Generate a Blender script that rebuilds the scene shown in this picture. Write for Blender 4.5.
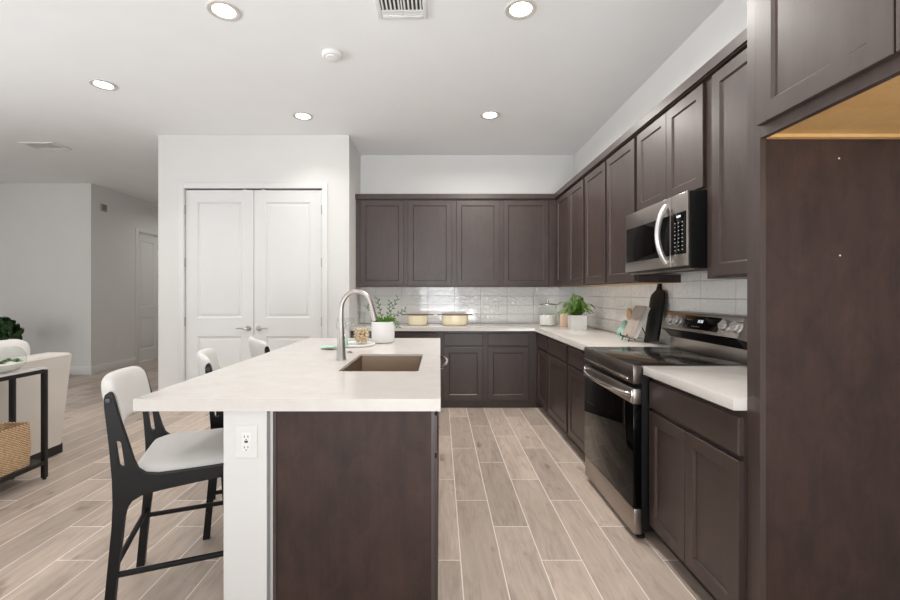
import bpy, bmesh, math, random
from mathutils import Vector, Matrix, Euler

scene = bpy.context.scene
for o in list(bpy.data.objects):
    bpy.data.objects.remove(o)
COL = scene.collection
R = math.radians
rnd = random.Random(7)

# ------------------------------------------------------------------ camera
F_PX = 429.0
cam_d = bpy.data.cameras.new('camera')
cam_d.sensor_width = 36.0
cam_d.lens = F_PX / 900 * 36.0
cam_d.shift_x = 10 / 900
cam_d.shift_y = -7 / 900
cam_d.clip_start = 0.05
cam = bpy.data.objects.new('camera', cam_d)
COL.objects.link(cam)
cam.location = (0, 0, 1.293)
cam.rotation_euler = (R(90), 0, 0)
scene.camera = cam

# ------------------------------------------------------------------ world, daylight, exposure
world = bpy.data.worlds.new('world')
scene.world = world
world.use_nodes = True
world.node_tree.nodes['Background'].inputs[0].default_value = (0.80, 0.90, 1.0, 1)
world.node_tree.nodes['Background'].inputs[1].default_value = 0.85
vs = scene.view_settings
vs.view_transform = 'Standard'
vs.look = 'None'
vs.gamma = 1
vs.use_curve_mapping = False
vs.exposure = 0.0


def area(name, loc, rot, sx, sy, power, color=(1, 1, 1), spread=180):
    d = bpy.data.lights.new(name, 'AREA')
    d.shape = 'RECTANGLE'
    d.size, d.size_y = sx, sy
    d.energy = power
    d.color = color
    d.spread = R(spread)
    o = bpy.data.objects.new(name, d)
    COL.objects.link(o)
    o.location = loc
    o.rotation_euler = [R(a) for a in rot]
    return o


REAR = -3.5      # rear wall of the room, behind the camera
LEFT = -8.5      # far left wall
# daylight through the patio door and the windows behind the camera and on the left,
# and added upward fill in the same openings to brighten the ceiling
DOWN_W = 6.5          # each recessed ceiling light in the photo
DAY = (0.93, 0.968, 1.0)
area('daylight_patio_door', (-0.05, REAR - 0.03, 1.22), (90, 0, 0), 1.25, 2.1, 55, DAY)
area('daylight_rear_window', (-4.9, REAR - 0.03, 1.35), (90, 0, 0), 3.4, 2.1, 7, DAY)
area('daylight_left_window', (LEFT - 0.03, 0.8, 1.45), (90, 0, -90), 4.6, 2.0, 84, DAY)
area('ceiling_fill_patio_door', (-0.05, REAR + 0.30, 0.40), (116, 0, 0), 2.4, 0.8, 25, DAY, 60)
area('ceiling_fill_rear_window', (-4.9, REAR + 0.30, 0.65), (116, 0, 0), 3.3, 0.8, 5, DAY, 60)
area('ceiling_fill_left_window', (LEFT + 0.30, 0.8, 0.75), (116, 0, -90), 4.5, 0.8, 66, DAY, 60)

# ------------------------------------------------------------------ materials


def srgb(r, g, b):
    def f(c):
        c /= 255
        return c / 12.92 if c <= 0.04045 else ((c + 0.055) / 1.055) ** 2.4
    return (f(r), f(g), f(b), 1)


class NT:
    """small helper around a material's node tree"""

    def __init__(self, name):
        self.m = bpy.data.materials.new(name)
        self.m.use_nodes = True
        self.t = self.m.node_tree
        self.b = self.t.nodes['Principled BSDF']

    def n(self, typ, **kw):
        nd = self.t.nodes.new(typ)
        for k, v in kw.items():
            setattr(nd, k, v)
        return nd

    def l(self, a, b):
        self.t.links.new(a, b)

    def val(self, x, sock):
        if isinstance(x, (int, float)):
            sock.default_value = x
        else:
            self.l(x, sock)

    def math(self, op, a, b=None, c=None, clamp=False):
        nd = self.n('ShaderNodeMath', operation=op)
        nd.use_clamp = clamp
        self.val(a, nd.inputs[0])
        if b is not None:
            self.val(b, nd.inputs[1])
        if c is not None:
            self.val(c, nd.inputs[2])
        return nd.outputs[0]

    def pos(self):
        return self.n('ShaderNodeNewGeometry').outputs['Position']

    def xyz(self, v):
        s = self.n('ShaderNodeSeparateXYZ')
        self.l(v, s.inputs[0])
        return s.outputs

    def comb(self, x, y, z):
        c = self.n('ShaderNodeCombineXYZ')
        for k, v in enumerate((x, y, z)):
            self.val(v, c.inputs[k])
        return c.outputs[0]

    def vscale(self, v, s):
        m = self.n('ShaderNodeVectorMath', operation='MULTIPLY')
        self.l(v, m.inputs[0])
        m.inputs[1].default_value = s
        return m.outputs[0]

    def noise(self, v, scale, detail=3, rough=0.5, dist=0.0):
        nd = self.n('ShaderNodeTexNoise')
        self.l(v, nd.inputs['Vector'])
        nd.inputs['Scale'].default_value = scale
        nd.inputs['Detail'].default_value = detail
        nd.inputs['Roughness'].default_value = rough
        nd.inputs['Distortion'].default_value = dist
        return nd.outputs['Fac']

    def ramp(self, f, stops):
        nd = self.n('ShaderNodeValToRGB')
        self.l(f, nd.inputs[0])
        e = nd.color_ramp.elements
        while len(e) < len(stops):
            e.new(0.5)
        for el, (p, c) in zip(e, stops):
            el.position = p
            el.color = c
        return nd.outputs[0]

    def mix(self, f, a, b, mode='MIX'):
        nd = self.n('ShaderNodeMix', data_type='RGBA', blend_type=mode)
        self.val(f, nd.inputs[0])
        for k, x in ((6, a), (7, b)):
            if isinstance(x, tuple):
                nd.inputs[k].default_value = x
            else:
                self.l(x, nd.inputs[k])
        return nd.outputs[2]

    def bump(self, h, strength, dist=0.01):
        nd = self.n('ShaderNodeBump')
        nd.inputs['Strength'].default_value = strength
        nd.inputs['Distance'].default_value = dist
        self.l(h, nd.inputs['Height'])
        self.l(nd.outputs[0], self.b.inputs['Normal'])

    def set(self, **kw):
        names = {'color': 'Base Color', 'rough': 'Roughness', 'metal': 'Metallic', 'coat': 'Coat Weight', 'coat_rough': 'Coat Roughness',
                 'spec': 'Specular IOR Level', 'trans': 'Transmission Weight', 'ior': 'IOR', 'sheen': 'Sheen Weight', 'aniso': 'Anisotropic'}
        for k, v in kw.items():
            s = self.b.inputs[names[k]]
            if isinstance(v, (tuple, int, float)):
                s.default_value = v
            else:
                self.l(v, s)
        return self


def mottled(name, c, rough, amount=0.06, scale=6, bump=0.0, bscale=200, **kw):
    """paint-like: one colour with a faint tonal noise"""
    t = NT(name)
    p = t.pos()
    f = t.noise(p, scale)
    lo = tuple(x * (1 - amount) for x in c[:3]) + (1,)
    hi = tuple(min(1, x * (1 + amount)) for x in c[:3]) + (1,)
    t.set(color=t.ramp(f, [(0.3, lo), (0.7, hi)]), rough=rough, **kw)
    if bump:
        t.bump(t.noise(p, bscale, 2), bump, 0.002)
    return t.m


M = {}
M['wall'] = mottled('wall_paint', srgb(226, 224, 221), 0.75, 0.01, 3, 0.12, 160)
M['ceiling'] = mottled('ceiling_paint', srgb(241, 241, 241), 0.9, 0.01, 3, 0.2, 120)
M['trim'] = mottled('trim_paint', srgb(229, 228, 226), 0.4, 0.01)
M['quartz'] = None
M['white_plastic'] = mottled('white_plastic', srgb(236, 235, 233), 0.35, 0.01)
M['black'] = mottled('black_wood', srgb(10, 9, 9), 0.45, 0.15, 30, spec=0.3)
M['bolt_dark'] = mottled('bolt_metal', srgb(60, 58, 57), 0.35, 0.1, metal=0.8)
M['black_metal'] = mottled('black_metal', srgb(18, 17, 17), 0.45, 0.1, 30)
M['black_plastic'] = mottled('black_plastic', srgb(16, 16, 17), 0.4, 0.1)
M['black_glass'] = mottled('black_glass', srgb(6, 6, 6), 0.03, 0.05, spec=0.12)
M['cooktop'] = mottled('cooktop_glass', srgb(38, 36, 35), 0.1, 0.05, spec=0.8)
M['satin'] = mottled('satin_silver', srgb(226, 224, 221), 0.35, 0.02, metal=0.85)
M['chrome'] = mottled('chrome', srgb(225, 223, 220), 0.12, 0.02, metal=1.0)
M['ceramic'] = mottled('white_ceramic', srgb(240, 239, 237), 0.25, 0.01)
M['cream'] = mottled('cream_enamel', srgb(238, 226, 196), 0.2, 0.02)
M['soil'] = mottled('soil', srgb(60, 45, 35), 0.95, 0.3, 60)
M['sand'] = mottled('white_sand', srgb(235, 230, 222), 0.9, 0.06, 90)
M['flour'] = mottled('white_flour', srgb(244, 240, 232), 0.9, 0.03, 60)
M['teal'] = mottled('mint_cloth', srgb(176, 216, 200), 0.85, 0.06, 40, 0.3, 500)
M['rubber'] = mottled('rubber', srgb(18, 18, 18), 0.7, 0.1)
M['slot'] = mottled('socket_slot', srgb(70, 68, 66), 0.6, 0.1)
M['paper'] = mottled('page_paper', srgb(236, 232, 226), 0.7, 0.03)
M['cover'] = mottled('book_cover', srgb(176, 164, 154), 0.5, 0.15, 14)
M['handle_metal'] = mottled('satin_nickel', srgb(190, 186, 180), 0.3, 0.03, metal=1.0)
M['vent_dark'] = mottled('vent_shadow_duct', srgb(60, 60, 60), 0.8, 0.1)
M['ring_shaded'] = mottled('downlight_ring', srgb(205, 200, 194), 0.5, 0.01)  # white ring greyed; its shade is put into the colour
M['grey_plastic'] = mottled('grey_plastic', srgb(170, 167, 163), 0.5, 0.03)


def make_floor():
    t = NT('wood_look_tile')
    p = t.pos()
    x, y, z = t.xyz(p)
    W, L, G = 0.1955, 0.9, 0.0027
    lu = t.math('DIVIDE', t.math('SUBTRACT', x, 0.1), W)
    lane = t.math('FLOOR', lu)
    fu = t.math('SUBTRACT', lu, lane)
    lv = t.math('DIVIDE', t.math('ADD', t.math('SUBTRACT', y, 0.876), t.math('MULTIPLY', lane, 0.3)), L)
    row = t.math('FLOOR', lv)
    fv = t.math('SUBTRACT', lv, row)
    du = t.math('MULTIPLY', t.math('MINIMUM', fu, t.math('SUBTRACT', 1, fu)), W)
    dv = t.math('MULTIPLY', t.math('MINIMUM', fv, t.math('SUBTRACT', 1, fv)), L)
    d = t.math('MINIMUM', du, dv)
    grout = t.math('LESS_THAN', d, G)
    wn = t.n('ShaderNodeTexWhiteNoise', noise_dimensions='3D')
    t.l(t.comb(lane, row, 0.0), wn.inputs['Vector'])
    tone = wn.outputs['Value']
    # grain runs along the plank; every plank samples its own patch
    off = t.math('MULTIPLY', tone, 37.0)
    gv = t.comb(t.math('ADD', t.math('MULTIPLY', x, 5.0), off), t.math('ADD', t.math('MULTIPLY', y, 0.9), off), off)
    g1 = t.noise(gv, 3.2, 5, 0.6, 1.2)
    gv2 = t.comb(t.math('ADD', t.math('MULTIPLY', x, 60.0), off), t.math('MULTIPLY', y, 2.5), off)
    g2 = t.noise(gv2, 1.5, 3, 0.6)
    kn = t.noise(t.comb(t.math('ADD', t.math('MULTIPLY', x, 9.0), off), t.math('MULTIPLY', y, 4.0), off), 1.0, 2, 0.5, 0.3)
    c = t.ramp(g1, [(0.25, srgb(166, 148, 134)), (0.5, srgb(199, 182, 168)), (0.78, srgb(219, 203, 189))])
    c = t.mix(0.35, c, t.ramp(g2, [(0.3, srgb(176, 158, 144)), (0.7, srgb(213, 197, 183))]))
    c = t.mix(t.ramp(kn, [(0.66, (0, 0, 0, 1)), (0.76, (0.6, 0.6, 0.6, 1))]), c, srgb(118, 100, 90))
    tn = t.ramp(tone, [(0.0, (0.76, 0.76, 0.76, 1)), (1.0, (1.10, 1.095, 1.09, 1))])
    c = t.mix(1.0, c, tn, 'MULTIPLY')
    c = t.mix(grout, c, srgb(246, 237, 227))
    t.set(color=c, rough=0.42, spec=0.4)
    h = t.math('ADD', t.math('MULTIPLY', t.math('MINIMUM', t.math('DIVIDE', d, 0.006), 1.0), 1.0), t.math('MULTIPLY', g2, 0.15))
    t.bump(h, 0.25, 0.002)
    return t.m


M['floor'] = make_floor()


def make_cabinet(name, lo, mid, hi, rough, coat, fiddle=0.0):
    t = NT(name)
    p = t.pos()
    v = t.vscale(p, (1, 1, 0.35))
    blot = t.noise(v, 3.2, 4, 0.55, 0.4)
    grain = t.noise(t.vscale(p, (1, 1, 0.03)), 55, 3, 0.6)
    fine = t.noise(t.vscale(p, (1, 1, 0.25)), 24, 5, 0.65)
    c = t.ramp(blot, [(0.28, lo), (0.5, mid), (0.75, hi)])
    c = t.mix(0.3, c, t.ramp(grain, [(0.3, lo), (0.7, hi)]))
    c = t.mix(0.3, c, t.ramp(fine, [(0.3, lo), (0.7, hi)]))
    if fiddle:      # cloudy figure across the grain
        fg = t.noise(t.vscale(p, (1.3, 1.3, 0.75)), 8, 6, 0.68, 0.6)
        c = t.mix(fiddle, c, t.ramp(fg, [(0.32, lo), (0.68, hi)]))
    t.set(color=c, rough=rough, coat=coat, coat_rough=0.34, spec=0.5)
    t.b.inputs['Coat IOR'].default_value = 1.6
    t.bump(grain, 0.05, 0.001)
    return t.m


M['cab'] = make_cabinet('dark_stained_maple', srgb(43, 32, 29), srgb(56, 43, 39), srgb(79, 62, 56), 0.46, 0.35, 0.25)
M['panel'] = make_cabinet('brown_veneer_panel', srgb(24, 12, 9), srgb(42, 25, 19), srgb(74, 49, 40), 0.6, 0.0, 0.45)
M['maple'] = make_cabinet('natural_maple', srgb(196, 150, 92), srgb(212, 168, 108), srgb(224, 184, 126), 0.45, 0.1)


def make_wood(name, lo, hi, axis=2, scale=40):
    t = NT(name)
    s = [1, 1, 1]
    s[axis] = 0.08
    f = t.noise(t.vscale(t.pos(), tuple(s)), scale, 4, 0.6)
    t.set(color=t.ramp(f, [(0.3, lo), (0.7, hi)]), rough=0.5)
    return t.m


M['tan_wood'] = make_wood('tan_wood', srgb(196, 150, 100), srgb(226, 186, 138))
M['pale_wood'] = make_wood('pale_wood', srgb(224, 192, 164), srgb(240, 214, 190))
M['brown_wood'] = make_wood('brown_wood', srgb(110, 84, 66), srgb(140, 112, 92), 0)
M['cork'] = mottled('cork', srgb(226, 196, 162), 0.8, 0.35, 60)


def make_quartz():
    t = NT('white_quartz')
    p = t.pos()
    f = t.noise(p, 9, 6, 0.7)
    c = t.ramp(f, [(0.3, srgb(216, 210, 204)), (0.7, srgb(224, 219, 213))])
    t.set(color=c, rough=0.16, spec=0.5)
    return t.m


M['quartz'] = make_quartz()


def make_steel(name, axis, c, rough):
    t = NT(name)
    s = [220, 220, 220]
    s[axis] = 3
    f = t.noise(t.vscale(t.pos(), tuple(s)), 1.0, 2)
    r = t.math('ADD', rough - 0.05, t.math('MULTIPLY', f, 0.1))
    t.set(color=c, rough=r, metal=1.0)
    t.bump(f, 0.04, 0.0005)
    return t.m


M['steel'] = make_steel('brushed_steel', 1, srgb(172, 164, 158), 0.30)
M['steel_dark'] = make_steel('dark_brushed_steel', 1, srgb(128, 118, 112), 0.34)
M['steel_sink'] = make_steel('sink_steel', 1, srgb(176, 158, 140), 0.42)
M['steel_faucet'] = make_steel('faucet_nickel', 2, srgb(186, 180, 174), 0.4)


def make_tile(name, axis, u0):
    t = NT(name)
    p = t.pos()
    x, y, z = t.xyz(p)
    u = x if axis == 0 else y
    W, H, G = 0.332, 0.1145, 0.0016
    lu = t.math('DIVIDE', t.math('SUBTRACT', u, u0), W)
    cu = t.math('FLOOR', lu)
    fu = t.math('SUBTRACT', lu, cu)
    lv = t.math('DIVIDE', t.math('SUBTRACT', z, 0.914), H)
    cv = t.math('FLOOR', lv)
    fv = t.math('SUBTRACT', lv, cv)
    d = t.math('MINIMUM', t.math('MULTIPLY', t.math('MINIMUM', fu, t.math('SUBTRACT', 1, fu)), W),
               t.math('MULTIPLY', t.math('MINIMUM', fv, t.math('SUBTRACT', 1, fv)), H))
    grout = t.math('LESS_THAN', d, G)
    wn = t.n('ShaderNodeTexWhiteNoise', noise_dimensions='3D')
    t.l(t.comb(cu, cv, 3.0), wn.inputs['Vector'])
    c = t.mix(wn.outputs['Value'], srgb(240, 238, 234), srgb(246, 244, 241))
    c = t.mix(grout, c, srgb(200, 196, 190))
    t.set(color=c, rough=t.math('ADD', 0.05, t.math('MULTIPLY', grout, 0.6)), spec=0.8, coat=t.math('SUBTRACT', 1, grout), coat_rough=0.05)
    off = t.math('MULTIPLY', wn.outputs['Value'], 31.0)
    wv = t.comb(t.math('ADD', t.math('MULTIPLY', u, 1.0), off), off, t.math('MULTIPLY', z, 1.7))
    w = t.noise(wv, 22, 2, 0.5, 0.6)
    h = t.math('ADD', t.math('MULTIPLY', w, 1.0), t.math('MULTIPLY', t.math('MINIMUM', t.math('DIVIDE', d, 0.004), 1.0), 0.5))
    t.bump(h, 0.8, 0.009)
    return t.m


M['tile_back'] = make_tile('wavy_white_tile_back', 0, 0.181)
M['tile_right'] = make_tile('wavy_white_tile_right', 1, 2.44)


def make_fabric(name, c, scale=420, amt=0.07):
    t = NT(name)
    p = t.pos()
    a = t.noise(p, scale, 2)
    f = t.noise(p, 7, 3)
    lo = tuple(k * (1 - amt) for k in c[:3]) + (1,)
    t.set(color=t.mix(0.5, t.ramp(a, [(0.3, lo), (0.7, c)]), t.ramp(f, [(0.3, lo), (0.7, c)])), rough=0.9, sheen=0.15)
    t.bump(a, 0.25, 0.001)
    return t.m


M['boucle'] = make_fabric('white_upholstery', srgb(226, 223, 219))
M['linen'] = make_fabric('beige_linen', srgb(216, 209, 200), 300)


def make_weave():
    t = NT('woven_seagrass')
    p = t.pos()
    x, y, z = t.xyz(p)
    s = t.math('ADD', x, y)
    a = t.math('SINE', t.math('MULTIPLY', s, 260.0))
    b = t.math('SINE', t.math('MULTIPLY', z, 420.0))
    k = t.math('MULTIPLY', a, b)
    f = t.math('ADD', t.math('MULTIPLY', k, 0.5), t.noise(p, 60, 3))
    t.set(color=t.ramp(f, [(0.2, srgb(150, 116, 82)), (0.55, srgb(204, 170, 132)), (0.85, srgb(228, 200, 164))]), rough=0.8)
    t.bump(f, 0.6, 0.004)
    return t.m


M['weave'] = make_weave()


def make_leaf(name, lo, hi, rough=0.45):
    t = NT(name)
    f = t.noise(t.pos(), 45, 2)
    t.set(color=t.ramp(f, [(0.3, lo), (0.7, hi)]), rough=rough)
    return t.m


M['fern'] = make_leaf('fern_green', srgb(84, 132, 44), srgb(150, 190, 90))
M['grass_green'] = make_leaf('bright_green', srgb(80, 140, 30), srgb(130, 185, 60))
M['sprig'] = make_leaf('sprig_green', srgb(70, 96, 60), srgb(110, 138, 92))
M['dark_leaf'] = make_leaf('dark_green_leaf', srgb(26, 58, 26), srgb(62, 100, 52), 0.35)
M['succulent'] = make_leaf('succulent_green', srgb(90, 130, 90), srgb(150, 180, 140))


def make_glass(name):
    """thin clear glass: mostly see-through, mirror-like towards grazing angles"""
    t = NT(name)
    out = t.t.nodes['Material Output']
    tr = t.n('ShaderNodeBsdfTransparent')
    tr.inputs[0].default_value = (0.97, 0.98, 0.975, 1)
    gl = t.n('ShaderNodeBsdfGlossy')
    gl.inputs['Roughness'].default_value = 0.02
    lw = t.n('ShaderNodeLayerWeight')
    lw.inputs[0].default_value = 0.25
    f = t.math('ADD', 0.015, t.math('MULTIPLY', t.math('POWER', lw.outputs['Facing'], 3.0), 0.65))
    mx = t.n('ShaderNodeMixShader')
    t.l(f, mx.inputs[0])
    t.l(tr.outputs[0], mx.inputs[1])
    t.l(gl.outputs[0], mx.inputs[2])
    t.l(mx.outputs[0], out.inputs['Surface'])
    return t.m


M['table_glass'] = mottled('grey_white_glass', srgb(205, 203, 200), 0.06, 0.01)
M['glass'] = make_glass('clear_glass')


def make_emit(name, c, s):
    t = NT(name)
    t.b.inputs['Base Color'].default_value = c
    t.b.inputs['Emission Color'].default_value = c
    t.b.inputs['Emission Strength'].default_value = s
    return t.m


M['lamp'] = make_emit('lit_lens', (1.0, 0.93, 0.82, 1), 9.0)
M['display'] = make_emit('lit_display_digits', (0.8, 0.85, 0.9, 1), 0.6)

# ------------------------------------------------------------------ mesh builders


class MB:
    def __init__(self, o=(0, 0, 0)):
        self.bm = bmesh.new()
        self.o = Vector(o)

    def v(self, p):
        return self.bm.verts.new(Vector(p) - self.o)

    def box(self, x0, x1, y0, y1, z0, z1, bev=0.0, seg=2):
        vs_ = [self.v((x, y, z)) for z in (z0, z1) for y in (y0, y1) for x in (x0, x1)]
        fs = [self.bm.faces.new([vs_[i] for i in q]) for q in
              ((0, 2, 3, 1), (4, 5, 7, 6), (0, 1, 5, 4), (2, 6, 7, 3), (0, 4, 6, 2), (1, 3, 7, 5))]
        if bev:
            es = list({e for f in fs for e in f.edges})
            bmesh.ops.bevel(self.bm, geom=es, offset=bev, segments=seg, affect='EDGES', profile=0.5)
        return self

    def rings(self, rings, cap=True, closed=True):
        """loft a list of equal-length point rings"""
        rv = [[self.v(p) for p in r] for r in rings]
        n = len(rv[0])
        for a, b in zip(rv, rv[1:]):
            for i in range(n if closed else n - 1):
                j = (i + 1) % n
                try:
                    self.bm.faces.new((a[i], a[j], b[j], b[i]))
                except ValueError:
                    pass
        if cap:
            self.bm.faces.new(rv[0][::-1])
            self.bm.faces.new(rv[-1])
        return self

    def tube(self, pts, r, n=10, cap=True):
        pts = [Vector(p) for p in pts]
        rs = r if isinstance(r, (list, tuple)) else [r] * len(pts)
        rings = []
        up = None
        for i, p in enumerate(pts):
            t = (pts[min(i + 1, len(pts) - 1)] - pts[max(i - 1, 0)]).normalized()
            if up is None:
                up = t.cross(Vector((0.31, 0.77, 0.55))).normalized()
            a = (up - t * up.dot(t)).normalized()
            up = a
            b = t.cross(a)
            rings.append([p + (a * math.cos(2 * math.pi * k / n) + b * math.sin(2 * math.pi * k / n)) * rs[i] for k in range(n)])
        return self.rings(rings, cap)

    def lathe(self, prof, c=(0, 0, 0), n=32, axis='Z', cap=True, sx=1, sy=1):
        """prof: (radius, height) pairs"""
        rings = []
        for r, h in prof:
            ring = []
            for k in range(n):
                a = 2 * math.pi * k / n
                u, w = r * math.cos(a), r * math.sin(a)
                if axis == 'Z':
                    q = (u * sx, w * sy, h)
                elif axis == 'X':
                    q = (h, u * sx, w * sy)
                else:
                    q = (w * sx, h, u * sy)
                ring.append(Vector(c) + Vector(q))
            rings.append(ring)
        return self.rings(rings, cap)

    def prism(self, poly, z0, z1, bev=0.0, holes=()):
        """extrude a polygon of (x, y) from z0 to z1"""
        return self.slabpoly([(x, y, z0) for x, y in poly], Vector((0, 0, z1 - z0)), bev, [[(x, y, z0) for x, y in h] for h in holes])

    def slabpoly(self, pts, d, bev=0.0, holes=()):
        bm = self.bm
        if not holes:
            a = [self.v(p) for p in pts]
            b = [self.v(Vector(p) + d) for p in pts]
            fs = [bm.faces.new(a[::-1]), bm.faces.new(b)]
            n = len(a)
            for i in range(n):
                j = (i + 1) % n
                fs.append(bm.faces.new((a[i], a[j], b[j], b[i])))
            if bev:
                es = list({e for f in fs for e in f.edges})
                bmesh.ops.bevel(bm, geom=es, offset=bev, segments=2, affect='EDGES', profile=0.5)
            return self
        loops = [pts] + list(holes)
        ga, gb = [], []
        for lp in loops:
            ga.append([self.v(p) for p in lp])
            gb.append([self.v(Vector(p) + d) for p in lp])
        for grp in (ga, gb):
            es = []
            for lp in grp:
                for i in range(len(lp)):
                    es.append(bm.edges.new((lp[i], lp[(i + 1) % len(lp)])))
            bmesh.ops.triangle_fill(bm, use_beauty=True, use_dissolve=False, edges=es)
        for la, lb in zip(ga, gb):
            n = len(la)
            for i in range(n):
                j = (i + 1) % n
                bm.faces.new((la[i], la[j], lb[j], lb[i]))
        return self

    def ball(self, c, r, n=12, m=8, s=(1, 1, 1)):
        prof = [(max(1e-4, r * math.sin(math.pi * k / m)), -r * math.cos(math.pi * k / m)) for k in range(m + 1)]
        rings = [[Vector(c) + Vector((p * math.cos(2 * math.pi * k / n) * s[0], p * math.sin(2 * math.pi * k / n) * s[1], h * s[2]))
                  for k in range(n)] for p, h in prof]
        return self.rings(rings)

    def leaf(self, base, tip, width, bend=0.0, up=Vector((0, 0, 1)), n=5):
        base, tip = Vector(base), Vector(tip)
        d = tip - base
        side = d.cross(up)
        if side.length < 1e-6:
            side = Vector((1, 0, 0))
        side.normalize()
        nrm = side.cross(d).normalized()
        prev = None
        for i in range(n + 1):
            f = i / n
            w = width * 0.5 * math.sin(math.pi * min(0.97, 0.06 + f * 0.94)) ** 0.8
            c = base + d * f + nrm * (bend * math.sin(math.pi * f))
            row = [self.v(c - side * w + nrm * w * 0.25), self.v(c), self.v(c + side * w + nrm * w * 0.25)]
            if prev:
                self.bm.faces.new((prev[0], prev[1], row[1], row[0]))
                self.bm.faces.new((prev[1], prev[2], row[2], row[1]))
            prev = row
        return self

    def xform(self, mat):
        bmesh.ops.transform(self.bm, matrix=mat, verts=self.bm.verts)
        return self

    def build(self, name, mat, parent=None, smooth=35, fix=True):
        if fix:
            bmesh.ops.recalc_face_normals(self.bm, faces=self.bm.faces)
        me = bpy.data.meshes.new(name)
        self.bm.to_mesh(me)
        self.bm.free()
        me.materials.append(M[mat] if isinstance(mat, str) else mat)
        if smooth:
            for p in me.polygons:
                p.use_smooth = True
            me.set_sharp_from_angle(angle=R(smooth))
        o = bpy.data.objects.new(name, me)
        COL.objects.link(o)
        if parent is not None:
            o.parent = parent
        else:
            o.location = self.o
        return o


def tag(o, label, cat, group=None):
    o['label'] = label
    o['category'] = cat
    if group:
        o['group'] = group
    return o


def thing(name, label, cat, loc=(0, 0, 0), rz=0.0, group=None):
    o = bpy.data.objects.new(name, None)
    o.empty_display_size = 0.1
    COL.objects.link(o)
    o.location = loc
    o.rotation_euler = (0, 0, rz)
    return tag(o, label, cat, group)


def struct(o):
    o['kind'] = 'structure'
    return o


def dup(root, label=None, loc=None, rz=None):
    r = root.copy()
    COL.objects.link(r)
    for ch in list(root.children):
        if ch.type == 'LIGHT':
            continue
        c = ch.copy()
        COL.objects.link(c)
        c.parent = r
        for g in list(ch.children):
            d = g.copy()
            COL.objects.link(d)
            d.parent = c
    if label:
        r['label'] = label
    if loc is not None:
        r.location = loc
    if rz is not None:
        r.rotation_euler = (0, 0, rz)
    return r


FACES = {'-X': (Vector((0, 1, 0)), Vector((-1, 0, 0))), '+X': (Vector((0, 1, 0)), Vector((1, 0, 0))),
         '-Y': (Vector((1, 0, 0)), Vector((0, -1, 0))), '+Y': (Vector((1, 0, 0)), Vector((0, 1, 0)))}


def front(mb, face, plane, u0, u1, v0, v1, th, panels=(), prof=((0, 0), (0.006, -0.006), (0.008, -0.009)), ch=0.002):
    """A door or drawer front. The back lies at 'plane', the front th further out. panels: (u0,u1,v0,v1) stacked from the bottom up, equal u.
    prof: (inset, depth) rings from the panel's edge to its field."""
    U, W = FACES[face]
    base = W * (plane * (W.x + W.y))

    def P(u, v, w):
        return base + U * u + Vector((0, 0, v)) + W * w
    us = [u0 + ch, u1 - ch]
    vsl = [v0 + ch, v1 - ch]
    if panels:
        us = [u0 + ch, panels[0][0], panels[0][1], u1 - ch]
        vsl = [v0 + ch]
        for p in panels:
            vsl += [p[2], p[3]]
        vsl.append(v1 - ch)
    g = [[mb.v(P(u, v, th)) for u in us] for v in vsl]
    nu, nv = len(us), len(vsl)
    for j in range(nv - 1):
        for i in range(nu - 1):
            q = (g[j][i], g[j][i + 1], g[j + 1][i + 1], g[j + 1][i])
            if panels and i == 1 and j % 2 == 1:
                pu0, pu1, pv0, pv1 = us[1], us[2], vsl[j], vsl[j + 1]
                prev = q
                for ins, dep in prof[1:]:
                    cur = tuple(mb.v(P(a, b, th + dep)) for a, b in
                                ((pu0 + ins, pv0 + ins), (pu1 - ins, pv0 + ins), (pu1 - ins, pv1 - ins), (pu0 + ins, pv1 - ins)))
                    for k in range(4):
                        mb.bm.faces.new((prev[k], prev[(k + 1) % 4], cur[(k + 1) % 4], cur[k]))
                    prev = cur
                mb.bm.faces.new(prev)
            else:
                mb.bm.faces.new(q)
    per = [(i, 0) for i in range(nu)] + [(nu - 1, j) for j in range(1, nv)] + [(i, nv - 1) for i in range(nu - 2, -1, -1)] + [(0, j) for j in range(nv - 2, 0, -1)]

    def out(i, j, w):
        u = u0 if i == 0 else (u1 if i == nu - 1 else us[i])
        v = v0 if j == 0 else (v1 if j == nv - 1 else vsl[j])
        return mb.v(P(u, v, w))
    r0 = [g[j][i] for i, j in per]
    r1 = [out(i, j, th - ch) for i, j in per]
    r2 = [out(i, j, 0) for i, j in per]
    n = len(per)
    for a, b in ((r0, r1), (r1, r2)):
        for k in range(n):
            mb.bm.faces.new((a[k], a[(k + 1) % n], b[(k + 1) % n], b[k]))
    mb.bm.faces.new(r2)
    return mb


def shaker(face, plane, u0, u1, v0, v1, parent, o, mat='cab', fw=0.058, th=0.02, name='door'):
    mb = MB(o)
    front(mb, face, plane, u0, u1, v0, v1, th, [(u0 + fw, u1 - fw, v0 + fw, v1 - fw)])
    return mb.build(name, mat, parent, smooth=20)


def flat_front(face, plane, u0, u1, v0, v1, parent, o, mat='cab', th=0.02, name='drawer'):
    mb = MB(o)
    front(mb, face, plane, u0, u1, v0, v1, th, (), ch=0.004)
    return mb.build(name, mat, parent, smooth=20)


# ------------------------------------------------------------------ room shell
H = 3.03
XW = 1.69      # right wall face
YB = 5.40      # back wall face
PX0, PX1, PY = -3.10, -1.00, 4.72     # pantry block
HX, HY = -5.532, 6.80                   # corner of the hallway wall
T = 0.15
END = 10.6

struct(MB().box(LEFT - T, XW + T, REAR - T, END + T, -0.12, 0).build('floor', 'floor'))
struct(MB().box(LEFT - T, XW + T, REAR - T, END + T, H, H + 0.12).build('ceiling', 'ceiling'))
struct(MB().box(XW, XW + T, REAR - T, YB + T, 0, H).build('wall_right', 'wall'))
struct(MB().box(PX1, XW, YB, YB + T, 0, H).build('wall_back', 'wall'))
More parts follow.
